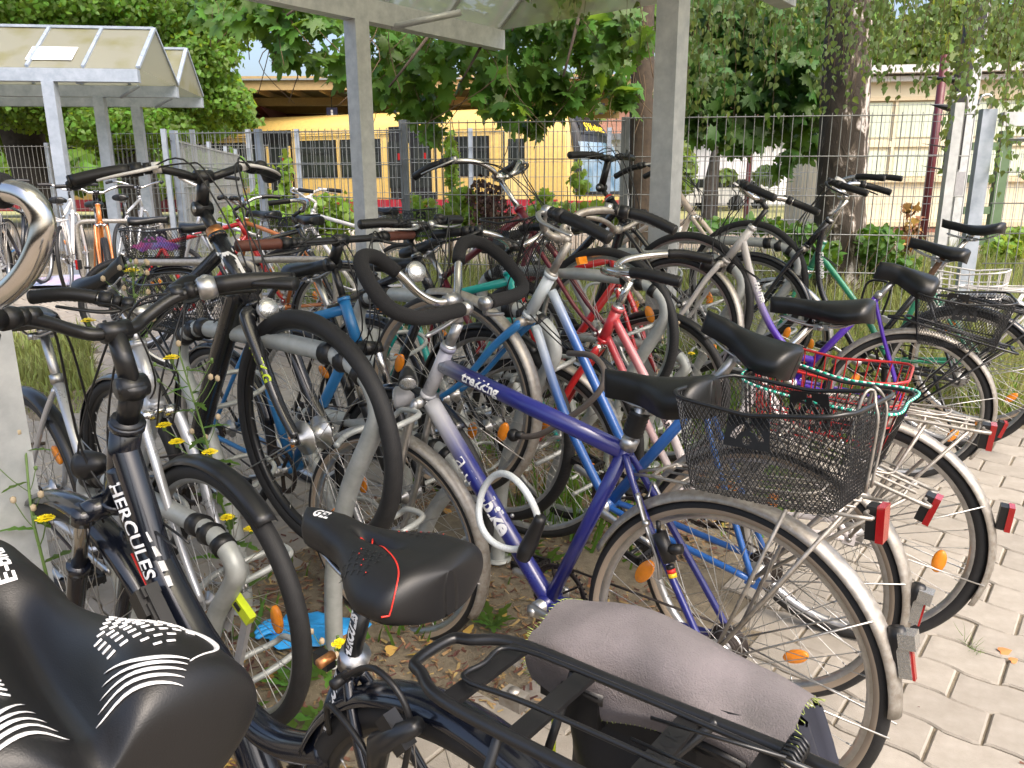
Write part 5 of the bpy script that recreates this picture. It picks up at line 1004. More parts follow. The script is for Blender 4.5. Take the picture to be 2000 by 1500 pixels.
d_ = CR @ Vector(((63 - 1000) / FPX, -(872 - 750) / FPX, -1)); q = Vector((0, 0, CH)) + d_ * (-(CH - .08) / d_.z); t_ = thing('wood_stick', 'short brown stick lying on the paving at the left', 'stick', Matrix.Translation((q.x, q.y, gz(q.x, q.y) + .012))); b = MB(); b.tube([(-.04, -.03, 0), (0, 0, .003), (.045, .035, 0)], [.009, .012, .008], 8); part('stick_bark', b, BARK, t_)
# ---------------------------------------------------------------- bicycles
def onpl(B, u, v, y=0.):                          # photo pixel -> hub coordinates of a bicycle, on the plane y to its left
    Mw = B['M'] @ B['H']; Mi = Mw.inverted(); o = Mi @ Vector((0, 0, CH)); d = Mi.to_3x3() @ (CR @ Vector(((u - 1000) / FPX, -(v - 750) / FPX, -1)))
    return o + d * ((y - o.y) / d.y)
def wl(B): return (B['M'] @ B['H']).inverted()
NAVYF = gradpaint('silver_to_navy_paint', (.012, .016, .16), (.5, .5, .52), .72, .86)
SKYF = gradpaint('white_to_blue_paint', (.015, .1, .36), (.55, .6, .62), .70, .88)
PURF = gradpaint('silver_to_purple_paint', (.075, .02, .36), (.5, .48, .46), .62, .84)
RWF = gradpaint('red_to_white_paint', (.66, .62, .62), (.5, .01, .02), .5, .85); GRNF = paint('green_paint', (.03, .27, .15)); MARF = paint('maroon_paint', (.13, .008, .02)); SILF = mat('silver_paint', (.48, .49, .51), .3, .5, .08, 12, coat=.4)
KTMF = paint('black_trekking_paint', (.012, .013, .016), .25); CRMF = paint('cream_bike_paint', (.6, .5, .42)); DNVY = paint('dark_navy_gloss', (.004, .0055, .011), .22, .6); BLUF = paint('mid_blue_paint', (.02, .16, .4))
def beamloft(root, H, pts, ws, hs, m, name): pass
# 1 -- the blue trekking bicycle in the middle
B1 = bike('silver and navy blue trekking bicycle with black mesh basket and foam butterfly bars', (.447, 1.477, 0), rad(140.9), rad(2.7), rad(-3), steer=rad(8), frame=NAVYF, fork=ALU, crown=ALU,
    K=dict(bb=(.47, -.023), sc=(.238, .435), sp=(.198, .545), ht=(.802, .612), hb=(.885, .475), sad=(.172, .592)),
    tubes=[([(.822, .562), (.255, .412)], .0215), ([(.872, .452), (.66, .202), (.475, -.015)], [.025] * 9 + [.023] * 8)], sr=.017, hr=.0195, mud=OLDA, ra0=28, ra1=182, tyre=TYG, tw=.0185, bars='custom', stem=ALU, stemrise=.08, stemr=.0145, reach=.02, stemup=.05, boot=True,
    cang=rad(141), crankm=ALU, refl=2, rrot=.5, satilt=2, sadP=dict(L=.265, wr=.082, arch=.02, drop=.045, skirt=.03), fa0=60, fa1=212, crank=True)
c = B1['c']; lat = [(0, 0, 0), (.018, .045, .002), (.04, .085, .03), (.062, .125, .08), (.085, .18, .13), (.075, .245, .135), (.03, .285, .095), (-.03, .29, .03), (-.065, .255, .0), (-.075, .2, -.01), (-.075, .10, -.012), (-.075, .065, -.012)]
b = MB(); g = MB()
for s in (-1, 1):
    P = spl([c + Vector((x, y * s, z)) for x, y, z in lat], 6); b.tube(P, .0115, 10); g.tube(P[19:], [.0185] * len(P[19:]), 14)
hb_ = part('handlebar', b, CHR, B1['root'], B1['S']); part('foam_grip', g, FOAM, hb_)
for s in (-1, 1):
    l = MB(); p = c + Vector((-.075, .055 * s, -.012)); l.tube([p, p + Vector((0, -.02 * s, 0))], .0185, 12); l.tube(spl([p + Vector((0, 0, -.01)), p + Vector((.03, .03 * s, -.035)), p + Vector((.03, .12 * s, -.05))], 4), [.008, .007, .007, .006, .006, .006, .006, .006, .005], 6); part('brake_lever', l, ALU, hb_)
headlight(B1, c + Vector((.05, .075, .085)), (-.8, .35, .25), .028, .035, CHR)
hl = headlight(B1, B1['hb'] + Vector((.10, .02, -.015)), (1, .5, 0), .034, .05, GREY); headlight(B1, onpl(B1, 795, 745, .06), (-.5, .6, -.5), .026, .06, BLK)
r_ = carrier(B1, .15, -.27, .385, .062, OLDA, .0042)
bk = basket(B1['root'], B1['H'] @ M4((-.108, .01, .40), rz=rad(-3)), .35, .30, .19, .83, .0105, .00095, rimr=.0045, name='rear_basket')
b = MB()
for s in (-1, 1): b.tube(spl([(-.245, .045 * s, .5), (-.262, .03 * s, .6), (-.275, .012 * s, .612), (-.285, .03 * s, .59), (-.29, .03 * s, .55), (-.275, .02 * s, .42)], 5), .003, 6)
part('luggage_strap_hook', b, OLDA, B1['root'], B1['H'])
rearlight(B1, -.345, .115, 0, 'clear'); rearlight(B1, -.288, .362, .0, 'block')
b = MB(); b.tube([(.13, .055, .26), (.10, .055, .20)], .016, 12); b.tube([(.13, .055, .26), (.132, .055, .285)], .006, 6); b.tube([(.075, .055, .235), (.11, .055, .225)], .012, 8); part('bottle_dynamo', b, BLK, B1['root'], B1['H'])
b = MB(); b.tube(spl([(.19, .045, .335), (.165, .05, .27), (.135, .05, .2), (.13, .045, .15)], 4), [.009] * 13, 8, flat=.5); b.tube(spl([(.20, -.045, .335), (.165, -.05, .27), (.135, -.05, .2)], 4), .008, 6, flat=.5); b.tube([(.16, .05, .275), (.16, .065, .275)], .007, 10); b.tube([(.165, .04, .33), (.2, -.04, .34)], .002, 4); part('rim_brake', b, ALU, B1['root'], B1['H'])
hb, bb, ht, sc = B1['hb'], B1['bb'], B1['ht'], B1['sc']
A_, E_ = Vector((.872, 0, .452)), Vector((.66, 0, .202))
tubetext('alu', .078, (.80, 0, .362), (.69, 0, .235), .0255, (-.45, 1, .1), B1['frame'], DECW, -.0006, .0, name='lettering', pos=.62, space=.95)
tubetext('-bike', .064, (.72, 0, .272), (.56, 0, .086), .0255, (-.45, 1, .1), B1['frame'], DECW, .0024, 0, pos=.50, space=.95); tubetext('Aluminium City Cruiser', .015, (.80, 0, .352), (.56, 0, .083), .026, (0, 1, .1), B1['frame'], DECW, .0, .3, pos=.4, rot=-.75)
tubetext('trekking', .038, (.822, 0, .562), (.255, 0, .412), .022, (0, 1, .2), B1['frame'], DECW, .0012, .1, pos=.26)
b = MB(); 
for i, m_ in enumerate((BLK, DECR, mat('gold_decal', (.8, .55, .03), .4))): q = MB(); q.tube([(.105 - i * .003, .05, .19 - i * .009), (.102 - i * .003, .05, .181 - i * .009)], .0098, 10); part('flag_sticker', q, m_, B1['frame'])
for p in ((.60, .157), (.555, .10)): q = MB(); q.ball((p[0] - .012, .0, p[1] + .026), .006, 8); part('bottle_boss', q, ALU, B1['frame'])
# the thick clear cable lock
q0 = onpl(B1, 992, 1000, .055); Mi = B1['M'] @ B1['H']
lk = thing('cable_lock', 'thick clear white cable lock looped round the navy blue down tube', 'bike lock', Mi @ Matrix.Translation(q0)); b = MB(); R0 = .099
P = []
for k in range(41): a = rad(-60 - 300 * k / 40); P.append(Vector((R0 * .98 * -cos(a) * 1.0, (.012 * sin(a * 2.0)) , R0 * sin(a))))
LCK = mat('clear_cable_sleeve', (.62, .66, .67), .3, .1, .12, 300, coat=.6, bump=.35, bscale=160); b.tube(P, .0092, 12); part('cable', b, LCK, lk)
b = MB(); e0, e1 = P[0], P[-1]; mid = (e0 + e1) / 2 + Vector((-.005, .01, -.012)); b.tube([e0, e0.lerp(mid, .5)], .0125, 14); b.tube([e1, e1.lerp(mid, .6)], .0135, 14); b.tube(spl([e1.lerp(mid, .3) + Vector((-.02, .005, .03)), mid, mid + Vector((.012, .008, -.03)), mid + Vector((.02, .012, -.052))], 4), [.014, .016, .0175, .019, .02, .021, .021, .021, .021, .02, .019, .018, .016], 14); part('lock_barrel', b, BLK, lk)
# 2 -- light blue step-through, front wheel raised
B2 = bike('white and sky blue step-through bicycle with twin tubes and chrome bars', (.648, 1.836, 0), rad(143.5), rad(1.6), rad(16.1), wb=1.12, steer=rad(3), frame=SKYF, fork=BLUF, crown=OLDA,
    K=dict(bb=(.463, -.05), sc=(.30, .40), sp=(.262, .52), ht=(.862, .518), hb=(.90, .378), sad=(.245, .585)), tubes=[([(.845, .475), (.51, .169), (.42, .09)], .0145), ([(.868, .356), (.70, .15), (.535, -.0), (.47, -.045)], .0145)],
    mud=OLDA, tyre=TYG, bars='cruiser', barm=OLDA, bw=.21, brise=.085, stem=OLDA, stemrise=.115, reach=.03, stemup=.0, levers=ALU, cang=rad(100), sadP=dict(L=.26, wr=.085, drop=.05, arch=.02), fa0=62, fa1=205, ra1=185, bell=-.09, hsm=OLDA)
carrier(B2, .15, -.25, .385, .06, OLDA); PB2 = onpl(B2, 1590, 880); basket(B2['root'], B2['H'] @ M4(PB2, ry=rad(10)), .35, .29, .17, .82, .028, .0016, kind='wire', name='wire_basket', plate=False)
rearlight(B2, -.335, .13, 0, 'clear'); rearlight(B2, -.268, .362, .0, 'block')
tw = MB(); P = spl([(-.165, -.145, .172), (-.175, 0, .172), (-.165, .145, .172), (0, .149, .158), (.165, .14, .17), (.165, -.14, .17), (0, -.149, .158)], 10, True)
for k in range(0, len(P)): a = P[k]; e = P[(k + 1) % len(P)]; tw.tube([a, a.lerp(e, .6)], .0034, 6)
tt = thing('twine', 'green and white twine wound round the rim of the black wire basket', 'twine', B2['M'] @ B2['H'] @ M4(PB2, ry=rad(10))); part('green_strand', tw, GRN_S, tt); tw = MB(); tw.tube(P, .0029, 6, closed=True); part('white_strand', tw, DECW, tt)
# 3 -- red and white sports bicycle, 4 -- purple
B3 = bike('red and white twin-tube bicycle with red wire basket and chrome seat post', (1.0, 2.09, 0), rad(150), rad(0), rad(4), steer=rad(6), frame=RWF, fork=RED_P, crown=CHR, K=dict(ht=(.80, .55), hb=(.84, .44), sc=(.32, .43), sp=(.20, .605), sad=(.19, .66)),
    tubes=[([(.81, .52), (.60, .22), (.47, -.02)], .0145), ([(.83, .46), (.64, .16), (.50, -.04)], .013)], mud=OLDA, bars='cruiser', barm=CHR, stem=CHR, stemrise=.10, reach=.04, bw=.24, brise=.03, levers=None, shifter=False, cables=False, sadP=dict(L=.28, wr=.075, arch=.018), postm=CHR, satilt=6, rrot=1., stm=STL)
carrier(B3, .14, -.25, .385, .06, OLDA); basket(B3['root'], B3['H'] @ M4(onpl(B3, 1605, 835)), .40, .29, .20, .86, .03, .0022, m=RED_P, kind='wire', name='red_basket', rimr=.004, plate=False); rearlight(B3, -.352, .15, 0, 'block'); rearlight(B3, -.268, .362, 0, 'block')
tubetext('PIN-STAR', .022, (.81, 0, .52), (.60, 0, .22), .015, (0, 1, .2), B3['frame'], BLK, .0008, pos=.95)
B4 = bike('purple step-through bicycle with silver head tube and black mesh rear basket', (1.751, 3.317, .03), rad(156.5), rad(-3.8), rad(15.6), steer=rad(-20), frame=PURF, fork=PURF, crown=OLDA, K=dict(ht=(.879, .563), hb=(.94, .39), sc=(.275, .441), sp=(.24, .52), sad=(.20, .585), bb=(.47, -.05)),
    tubes=[([(.90, .50), (.80, .34), (.66, .17), (.52, .075), (.415, .075)], .0165)], mud=OLDA, tyre=TYB, bars='city', barm=CHR, bw=.27, brise=.02, stem=BLKM, stemrise=.10, reach=.05, levers=None, sadP=dict(L=.25, wr=.1, drop=.06, arch=.0, skirt=.03), springs=True, satilt=-2, rrot=.9)
carrier(B4, .14, -.27, .385, .06, BLKM); basket(B4['root'], B4['H'] @ M4(onpl(B4, 1862, 668), ry=rad(12)), .36, .28, .21, .8, .013, .0010, name='rear_basket'); rearlight(B4, -.375, .05, 0, 'block'); headlight(B4, B4['hb'] + Vector((.09, .03, -.04)), (1, .3, .1), .04, .09, BLK)
tubetext('FALTER', .03, (.90, 0, .50), (.66, 0, .17), .017, (0, 1, .2), B4['frame'], DECW, .0015, pos=.62)
B5 = bike('black city bicycle with white bell headlight and swept chrome bars behind the purple one', TS(4.2, .60), rad(144), 0, rad(11), frame=KTMF, fork=KTMF, crown=OLDA, K=dict(ht=(.80, .60), hb=(.87, .455), sc=(.27, .43), sp=(.24, .55), sad=(.27, .60)), tubes=[([(.82, .57), (.80, .40), (.72, .22), (.55, .06), (.46, -.04)], .015)],
    mud=KTMF, tyre=TYB, bars='city', barm=CHR, bw=.27, brise=.03, stem=CHR, stemrise=.13, reach=.04, levers=BLKM, springs=False, sadP=dict(wr=.07), postm=RUST)
headlight(B5, B5['c'] + Vector((.05, .0, .03)), (1, .2, 0), .042, .06, WHT_P); carrier(B5, .14, -.27, .385, .06, BLKM); rearlight(B5, -.36, .10); kickstand(B5)
tubetext('STANDARD', .026, (.81, 0, .5), (.72, 0, .22), .0155, (0, 1, .1), B5['frame'], DECW, .001, pos=.45)
B6 = bike('green bicycle with long chrome handlebar stem, slim leather saddle and white wire crate', TS(4.62, .57), rad(139), 0, rad(0), frame=GRNF, fork=GRNF, crown=CHR, K=dict(ht=(.87, .585), hb=(.93, .43), sc=(.30, .42), sp=(.13, .64), sad=(.12, .70)), tubes=[([(.90, .53), (.62, .21), (.46, -.03)], .0165)], sr=.015,
    mud=ALU, tyre=TYG, bars='cruiser', barm=CHR, stem=CHR, stemrise=.27, stemr=.0125, reach=.0, stemup=.0, bw=.16, brise=.10, levers=None, shifter=False, cables=False, sadP=dict(L=.29, wr=.07, wn=.016, arch=.035, drop=.03), postm=CHR, wb=1.12)
carrier(B6, .14, -.27, .385, .06, WHT_P); basket(B6['root'], B6['H'] @ M4(onpl(B6, 1885, 600)), .34, .26, .20, .92, .045, .003, m=WHT_P, kind='wire', name='white_crate', rimr=.0045, plate=False); rearlight(B6, -.37, .10)
q = MB(); q.tube(spl([(.62, .03, .25), (.60, .03, .36), (.55, .03, .39), (.47, .03, .36), (.50, .03, .2)], 5), .007, 8); part('u_lock_shackle', q, BLKM, B6['root'], B6['H']); q = MB(); q.beam((.66, .03, .24), (.46, .03, .17), .035, .03); part('u_lock_body', q, GREY, B6['root'], B6['H'])
# H -- black e-bike in front: step-through with suspension fork
hp = TS(.60, .57, 0)
HB = bike('black step-through electric bicycle with gel saddle and long luggage rack in the foreground', hp, rad(141), 0, 0, wb=1.12, steer=rad(4), frame=DNVY, fork=DNVY, crown=BLKM, susp=True, hr=.0275, sr=.0185,
    K=dict(bb=(.40, -.06), sc=(.205, .345), sp=(.178, .435), ht=(.818, .572), hb=(.905, .40), sad=(.135, .548)), tubes=[([(.86, .48), (.80, .36), (.735, .275), (.66, .205), (.60, .165), (.53, .10), (.47, .0), (.41, -.05)], .033), ([(.60, .165), (.50, .105), (.40, .105), (.275, .155)], .0255), ([(.845, .53), (.80, .42), (.75, .29)], .026)],
    mud=DNVY, mw=.031, ra0=25, ra1=150, fa0=50, fa1=200, tyre=TYK, tw=.022, rim=BLKM, bars='touring', barm=BLKM, bw=.31, brise=.055, grips='ergo', stem=BLKM, stemrise=.085, pivot=True, reach=.03, stemup=.085, levers=BLKM, stemr=.0195, saddle=False, post=True, crankm=BLKM, bell=.2, hsm=BLKM, postm=BLKM, refl=0)
SP = dict(L=.275, wr=.084, wn=.026, arch=.012, drop=.036, lobe=.006, groove=.020, gw=.008, g0=.40, g1=.66, skirt=.018, nu=70, nv=48)
hs = saddle(HB['root'], HB['H'] @ M4((.150, 0, .548), ry=rad(0)), SP, LEAM)
def onsad(P, off=.0008):
    def F(x, y): return Vector((x, y, saddle_top(x, y, P)[0] + off))
    return F
Fs = onsad(SP)
me = textmesh('GEL', .0195, lambda x, y: Fs(.096 - x, .006 - y), .0007); me.materials.append(DECW); ob('lettering', me, hs)
b = MB(); P = [(.0 - .002 * k, .004 + .0 * k) for k in range(3)]; L_ = spl([(-.002, .004, 0), (-.03, .012, 0), (-.07, .03, 0), (-.105, .052, 0), (-.12, .075, 0), (-.115, .09, 0)], 8); b.tube([Fs(p.x, p.y, ) for p in L_], .0011, 5, flat=.4)
for dx, dy in ((.012, .008), (.010, -.010)): b.tube([Fs(-.002, .004), Fs(-.002 + dx, .004 + dy)], .0011, 5)
part('red_piping', b, DECR, hs)
b = MB(); bd = MB(); random.seed(3)
for sgn in (-1, 1):
    for i in range(5):
        for j in range(5):
            x = -.015 - .012 * i + .006 * (j % 2); y = sgn * (.032 + .0085 * j)
            for k in range(3):
                a = rad(90 + 120 * k); b.tube([Fs(x, y), Fs(x + .004 * cos(a), y + .004 * sin(a))], .0004, 3)
            if (i * 3 + j * 2) % 5 == 0: bd.ball(Fs(x, y), .0009, 6)
part('embossing', b, BLK, hs, kind='stuff'); part('red_dot', bd, DECR, hs)
tubetext('HERCULES', .040, (.85, 0, .46), (.735, 0, .275), .0335, (-.3, 1, .1), HB['frame'], DECW, .0008, .12, pos=.45, space=1.02)
tubetext('PASERO COMP', .022, (.26, 0, .20), (.22, 0, .31), .0188, (0, 1, .0), HB['frame'], DECW, .0012, .3, pos=.45, rot=.25)
pm = HB['root'].children; po = [o for o in HB['root'].children if o.name.startswith('seat_post')][0]
tubetext('HERCULES', .017, (.205, 0, .345), (.178, 0, .435), .0137, (0, 1, 0), po, DECW, .001, .25, pos=.52)
b = MB()
for a0_ in (.0085, -.0085): b.tube([Vector((p[0], .0 + (.033 if 1 else 0) * cos(.35 + a0_ * 8), p[1] - .028)) for p in ((.80, .36), (.72, .27), (.62, .19), (.55, .13))], .0014, 5)
part('red_stripe', b, DECR, HB['frame'])
b = MB(); 
for k in range(5): c_ = Vector((.805 - k * .017, .010, .375 - k * .024)) + Vector((-.8, 0, .55)) * .034; b.box(c_, (.020, .003, .016), Matrix.Rotation(rad(-52), 3, 'Y') @ Matrix.Rotation(rad(-50), 3, 'X'))
part('silver_decal', b, DECW, HB['frame'])
hr_ = HB['root']; RZ = .425
b = MB(); q = [(.02, .03), (.035, .015), (.04, -.015), (.02, -.03)]
loop = spl([(-.42, -.072, RZ + .02), (-.2, -.072, RZ + .01), (-.04, -.070, RZ + .005), (.02, -.045, RZ + .0), (.045, -.03, RZ - .002), (.045, .03, RZ - .002), (.02, .045, RZ), (-.04, .070, RZ + .005), (-.2, .072, RZ + .01), (-.42, .072, RZ + .02), (-.455, .05, RZ + .02), (-.455, -.05, RZ + .02)], 6, True); b.tube(loop, .0075, 12, closed=True)
b.tube(spl([(-.41, .035, RZ + .04), (-.15, .04, RZ + .03), (-.045, .04, RZ + .018), (-.04, 0, RZ + .016), (-.045, -.04, RZ + .018), (-.15, -.04, RZ + .03), (-.41, -.035, RZ + .04)], 5), .0032, 8)
for s in (-1, 1): b.tube([(-.12, .07 * s, RZ), (0, .075 * s, .02)], .006, 8); b.tube([(-.3, .07 * s, RZ + .02), (-.02, .075 * s, .03)], .006, 8)
ro = part('luggage_rack', b, BLKM, hr_, HB['H'])
for x in (-.045, -.14, -.27, -.36):
    s_ = MB(); s_.box((x, 0, RZ + .006), (.024, .142, .006)); o_ = part('cross_plate', s_, BLK, ro)
me = textmesh('COPACK', .02, lambda x, y: Vector((-.27 + y, -x, RZ + .0096)), .0005); me.materials.append(BLKM); ob('embossed_lettering', me, ro)
b = MB()
for s in (-1, 1): b.tube([(-.385 + .010 * cos(k * .9), s * .052 + (k - 20) * .0009, RZ + .036 + .010 * sin(k * .9)) for k in range(42)], .0018, 5); b.tube([(-.385, s * .03, RZ + .046), (-.25, s * .02, RZ + .03)], .0022, 5)
part('clamp_spring', b, BLKM, ro)
b = MB(); b.box((-.085, 0, RZ - .012), (.03, .02, .016)); b.tube([(-.085, 0, RZ - .004), (-.085, 0, RZ + .0)], .007, 10); part('bracket_nut', b, OLDA, ro)
b = MB(); b.tube(spl([(.20, .03, .33), (.10, .05, .40), (.04, .05, .36), (.06, .05, .25)], 6), .0042, 8); b.tube(spl([(.24, .025, .22), (.2, .05, .30), (.11, .06, .27), (.08, .055, .18)], 6), .0042, 8); part('brake_cables', b, BLK, hr_, HB['H'])
b = MB(); b.box((.235, .028, .345), (.03, .016, .02)); b.tube([(.19, .024, .338), (.19, .05, .335)], .008, 10); b.tube([(.225, .02, .352), (.225, .045, .35)], .0075, 10, mi=1); part('seat_clamp_lever', b, [BLK, COP], hr_, HB['H'])
b = MB(); b.tube([(.02, .055, .36), (.09, .058, .30), (.10, .06, .24)], [.011, .017, .012], 10); b.box((.06, .055, .33), (.05, .02, .025), Matrix.Rotation(-.7, 3, 'Y')); part('hydraulic_brake', b, BLKM, hr_, HB['H'])
# folding-lock bracket and display on the e-bike
p = Vector((.665, .052, .235)); b = MB(); Rr = Matrix.Rotation(rad(-47), 3, 'Y') @ Matrix.Rotation(rad(0), 3, 'X')
for (dx, dy, dz, sx, sy, sz) in ((0, 0, .028, .15, .02, .012), (0, 0, -.028, .15, .02, .012), (.07, 0, 0, .02, .03, .06), (-.07, 0, 0, .02, .03, .06), (.055, .016, 0, .05, .012, .04), (-.05, .014, .0, .05, .01, .03), (0, .012, .022, .1, .006, .01)): b.box(p + Rr @ Vector((dx, dy, dz)), (sx, sy, sz), Rr)
b.box(p + Rr @ Vector((0, -.012, 0)), (.13, .006, .05), Rr); part('lock_bracket', b, BLK, HB['root'], HB['H'])
headlight(HB, HB['hb'] + Vector((.085, .012, .06)), (1, .3, -.2), .03, .06, BLK)
bp_ = HB['bars']; q_ = [p for p in bp_ if p.y < 0]; L_ = 0; k_ = 0
while L_ < .128: L_ += (bp_[k_ + 1] - bp_[k_]).length; k_ += 1
d_ = (bp_[k_ + 1] - bp_[k_]).normalized(); b = MB(); b.tube([bp_[k_] - d_ * .004, bp_[k_] + d_ * .008, bp_[k_] + d_ * .024, bp_[k_] + d_ * .030], [.019, .0235, .0225, .018], 18); part('gear_dial', b, ALU, HB['root'], HB['S']); b = MB(); b.ball(bp_[k_] + d_ * .014 + Vector((0, 0, .014)), .013, 12, (1, 1, .9)); part('gear_window', b, LENS, HB['root'], HB['S'])
# lime folding lock hanging between the stands
p = at(468, 1180, 1.62); fl = thing('folding_lock', 'lime green and grey folding lock hooked on the low front hoop', 'bike lock', Matrix.Translation(p) @ Matrix.Rotation(rad(-35), 4, 'Z'))
b = MB(); b.beam((-.035, 0, .028), (.04, 0, -.03), .018, .03); part('lock_head', b, mat('lime_plastic', (.55, .68, .02), .45), fl); b = MB(); b.beam((.028, .0, -.02), (-.03, .0, -.17), .012, .022); b.beam((-.035, .012, .02), (-.08, .012, -.1), .01, .02); part('lock_bar', b, GREY, fl); b = MB(); b.box((.005, -.011, .0), (.022, .003, .012), Matrix.Rotation(rad(38), 3, 'Y')); part('lock_window', b, BLK, fl)
# pannier hanging on the far side of the e-bike rack
pn = thing('pannier_bag', 'black pannier bag with sun-bleached grey flap and lime piping on the e-bike rack', 'pannier bag', HB['M'] @ HB['H'] @ M4((-.195, -.168, .275)))
def sect_(u, k):  # bag body cross sections
    return u
b = MB(); Lp, Wp, Hp = .285, .09, .28
def bag(i, j):
    a = j * 2 * pi; cx = abs(cos(a)) ** .5 * math.copysign(1, cos(a)); cy = abs(sin(a)) ** .6 * math.copysign(1, sin(a)); k = 1 - .1 * (1 - i)
    return Vector((cx * Lp / 2 * k, cy * Wp / 2 * k + .006 * sin(i * 9 + j * 20), -Hp / 2 + Hp * i + .004 * sin(j * 25)))
b.grid(bag, 14, 40); b.add([bag(0, j / 40) for j in range(40)], [tuple(range(40))]); part('bag_body', b, mat('bag_tarpaulin', (.012, .014, .018), .5, bump=.3, bscale=60), pn)
b = MB()
for s in (-1, 1):
    P = [Vector((s * (Lp / 2 - .012 + .012 * cos(a)), .0 + Wp / 2 * 1.0 * sin(a) * 0 + Wp / 2 * .97, z)) for a, z in [(0, -.14 + .022 * k) for k in range(11)]]; b.tube(P, .0035, 6)
part('lime_piping', b, mat('lime_piping_cloth', (.5, .6, .03), .6), pn)
FLAP = mat('bleached_grey_cloth', (.2, .175, .185), .9, var=.3, nscale=5, bump=.6, bscale=500, col2=(.10, .093, .093))
def flap(i, j):
    u = (i - .5); x = u * (Lp + .045); a = j; w_ = Wp / 2 + .012
    if a < .45: y = -w_ + a / .45 * 2 * w_; z = .155 + .022 * sin(pi * a / .45) + .012 * sin(u * 5 + 1)
    else: f = (a - .45) / .55; y = w_ + .012 * sin(f * 3) + .004; z = .155 - f * (.07 + .02 * sin(u * 6)) 
    n_ = noise.noise(Vector((x * 9, y * 9, j * 3))) * .019
    return Vector((x + .0, y + n_ * .5, z + n_ - .06 * max(0, -u - .36) ** 1.3 * 2.2))
b = MB(); b.grid(flap, 44, 30); n0 = len(b.v); b.grid(lambda i, j: flap(i, j) - Vector((0, .002 if j > .45 else 0, .003)), 44, 30); fo_ = part('flap', b, FLAP, pn)
random.seed(5); b = MB()
for e in (0, 1):
    for k in range(40):
        p = flap(e, k / 40); b.tube([p, p + Vector(((.006 if e else -.006) + random.uniform(-.003, .003), random.uniform(-.004, .004), random.uniform(-.006, .002)))], .0006, 3)
for k in range(50): p = flap(k / 50, 1); b.tube([p, p + Vector((random.uniform(-.003, .003), 0, -random.uniform(.001, .004)))], .0005, 3)
part('frayed_edge', b, mat('frayed_lime_thread', (.3, .36, .1), .9), fo_)
b = MB(); b.box((-.0, Wp / 2 + .014, .08), (.30, .01, .025)); 
for x in (-.1, .08): b.box((x, Wp / 2 + .02, .085), (.05, .02, .05)); b.tube([(x - .03, Wp / 2 + .022, .105), (x + .03, Wp / 2 + .022, .105)], .009, 8)
part('rack_hook', b, BLK, pn)
b = MB(); b.grid(lambda i, j: Vector((-Lp / 2 - .015 - .035 * sin(pi * j) - .012 * sin(i * 14), (i - .5) * Wp * 1.0, .14 - .26 * j)), 10, 14); b.grid(lambda i, j: Vector((-Lp / 2 - .019 - .035 * sin(pi * j) - .012 * sin(i * 14), (i - .5) * Wp * 1.0, .14 - .26 * j)), 10, 14); part('side_cloth', b, mat('bag_side_cloth', (.015, .017, .028), .9, var=.25, nscale=12), pn)
b = MB(); b.tube([Vector((-Lp / 2 - .018 - .035 * sin(pi * j / 14) - .012 * sin(14), .5 * Wp * 1.05, .14 - .26 * j / 14)) for j in range(15)], .0042, 6, flat=.5); b.tube([Vector((-Lp / 2 - .017 - .035 * sin(pi * j / 14), -.5 * Wp * 1.05, .14 - .26 * j / 14)) for j in range(15)], .0042, 6, flat=.5); part('olive_edging', b, mat('olive_edging_cloth', (.2, .24, .05), .8), pn, kind='stuff')
# E -- electric bicycle whose saddle is in the very foreground
EB = bike('dark electric bicycle nearest the camera with white-dotted E-BIKE saddle', (-.152, .258, 0), rad(133), 0, 0, frame=BLKM, mud=DNVY, bars='custom', saddle=False, post=True, K=dict(sc=(.25, .45), sp=(.2, .66), sad=(.185, .77)), tubes=[([(.82, .55), (.7, .25), (.5, .02), (.46, -.04)], .03)], refl=0)
EP = dict(L=.262, wr=.083, wn=.027, arch=.02, drop=.04, lobe=.014, groove=.022, gw=.016, g0=.30, g1=1.2, skirt=.022, nu=90, nv=64)
es = saddle(EB['root'], EB['H'] @ M4((.190, 0, .738)), EP, LEAM); Fe = onsad(EP, .0007)
me = textmesh('E-BIKE', .0145, lambda x, y: Fe(.078 + x, y - .003), .0003); me.materials.append(DECW); ob('lettering', me, es)
b = MB()
for sgn in (-1, 1):
    for i in range(11):
        n_ = min(2 + i, 7, 12 - i if i > 8 else 9)
        for j in range(n_):
            x = -.010 - .0083 * i; y = sgn * (.024 + .0068 * (j + (7 - n_) * .55)); q = saddle_top(x, 0, EP)[1]
            if abs(y) < q * .93: b.tube([Fe(x - .0, y - .0021), Fe(x + .0, y + .0021)], .0012, 6, flat=.35)
    P = spl([(-.035, sgn * .066, 0), (-.07, sgn * .076, 0), (-.098, sgn * .070, 0), (-.112, sgn * .052, 0)], 6); b.tube([Fe(p.x, p.y) for p in P], [.0008 + .0012 * sin(pi * k / 18) for k in range(19)], 6, flat=.35)
    for k in range(5): P = spl([(-.084 - .006 * k, sgn * (.018 - .003 * k), 0), (-.102 - .0036 * k, sgn * (.034 - .002 * k), 0), (-.111 - .0027 * k, sgn * (.052 - .002 * k), 0)], 6); b.tube([Fe(p.x, p.y) for p in P], [.0018 * max(.2, sin(pi * (.1 + .85 * i_ / 12))) for i_ in range(13)], 6, flat=.35)
part('white_dots', b, DECW, es)
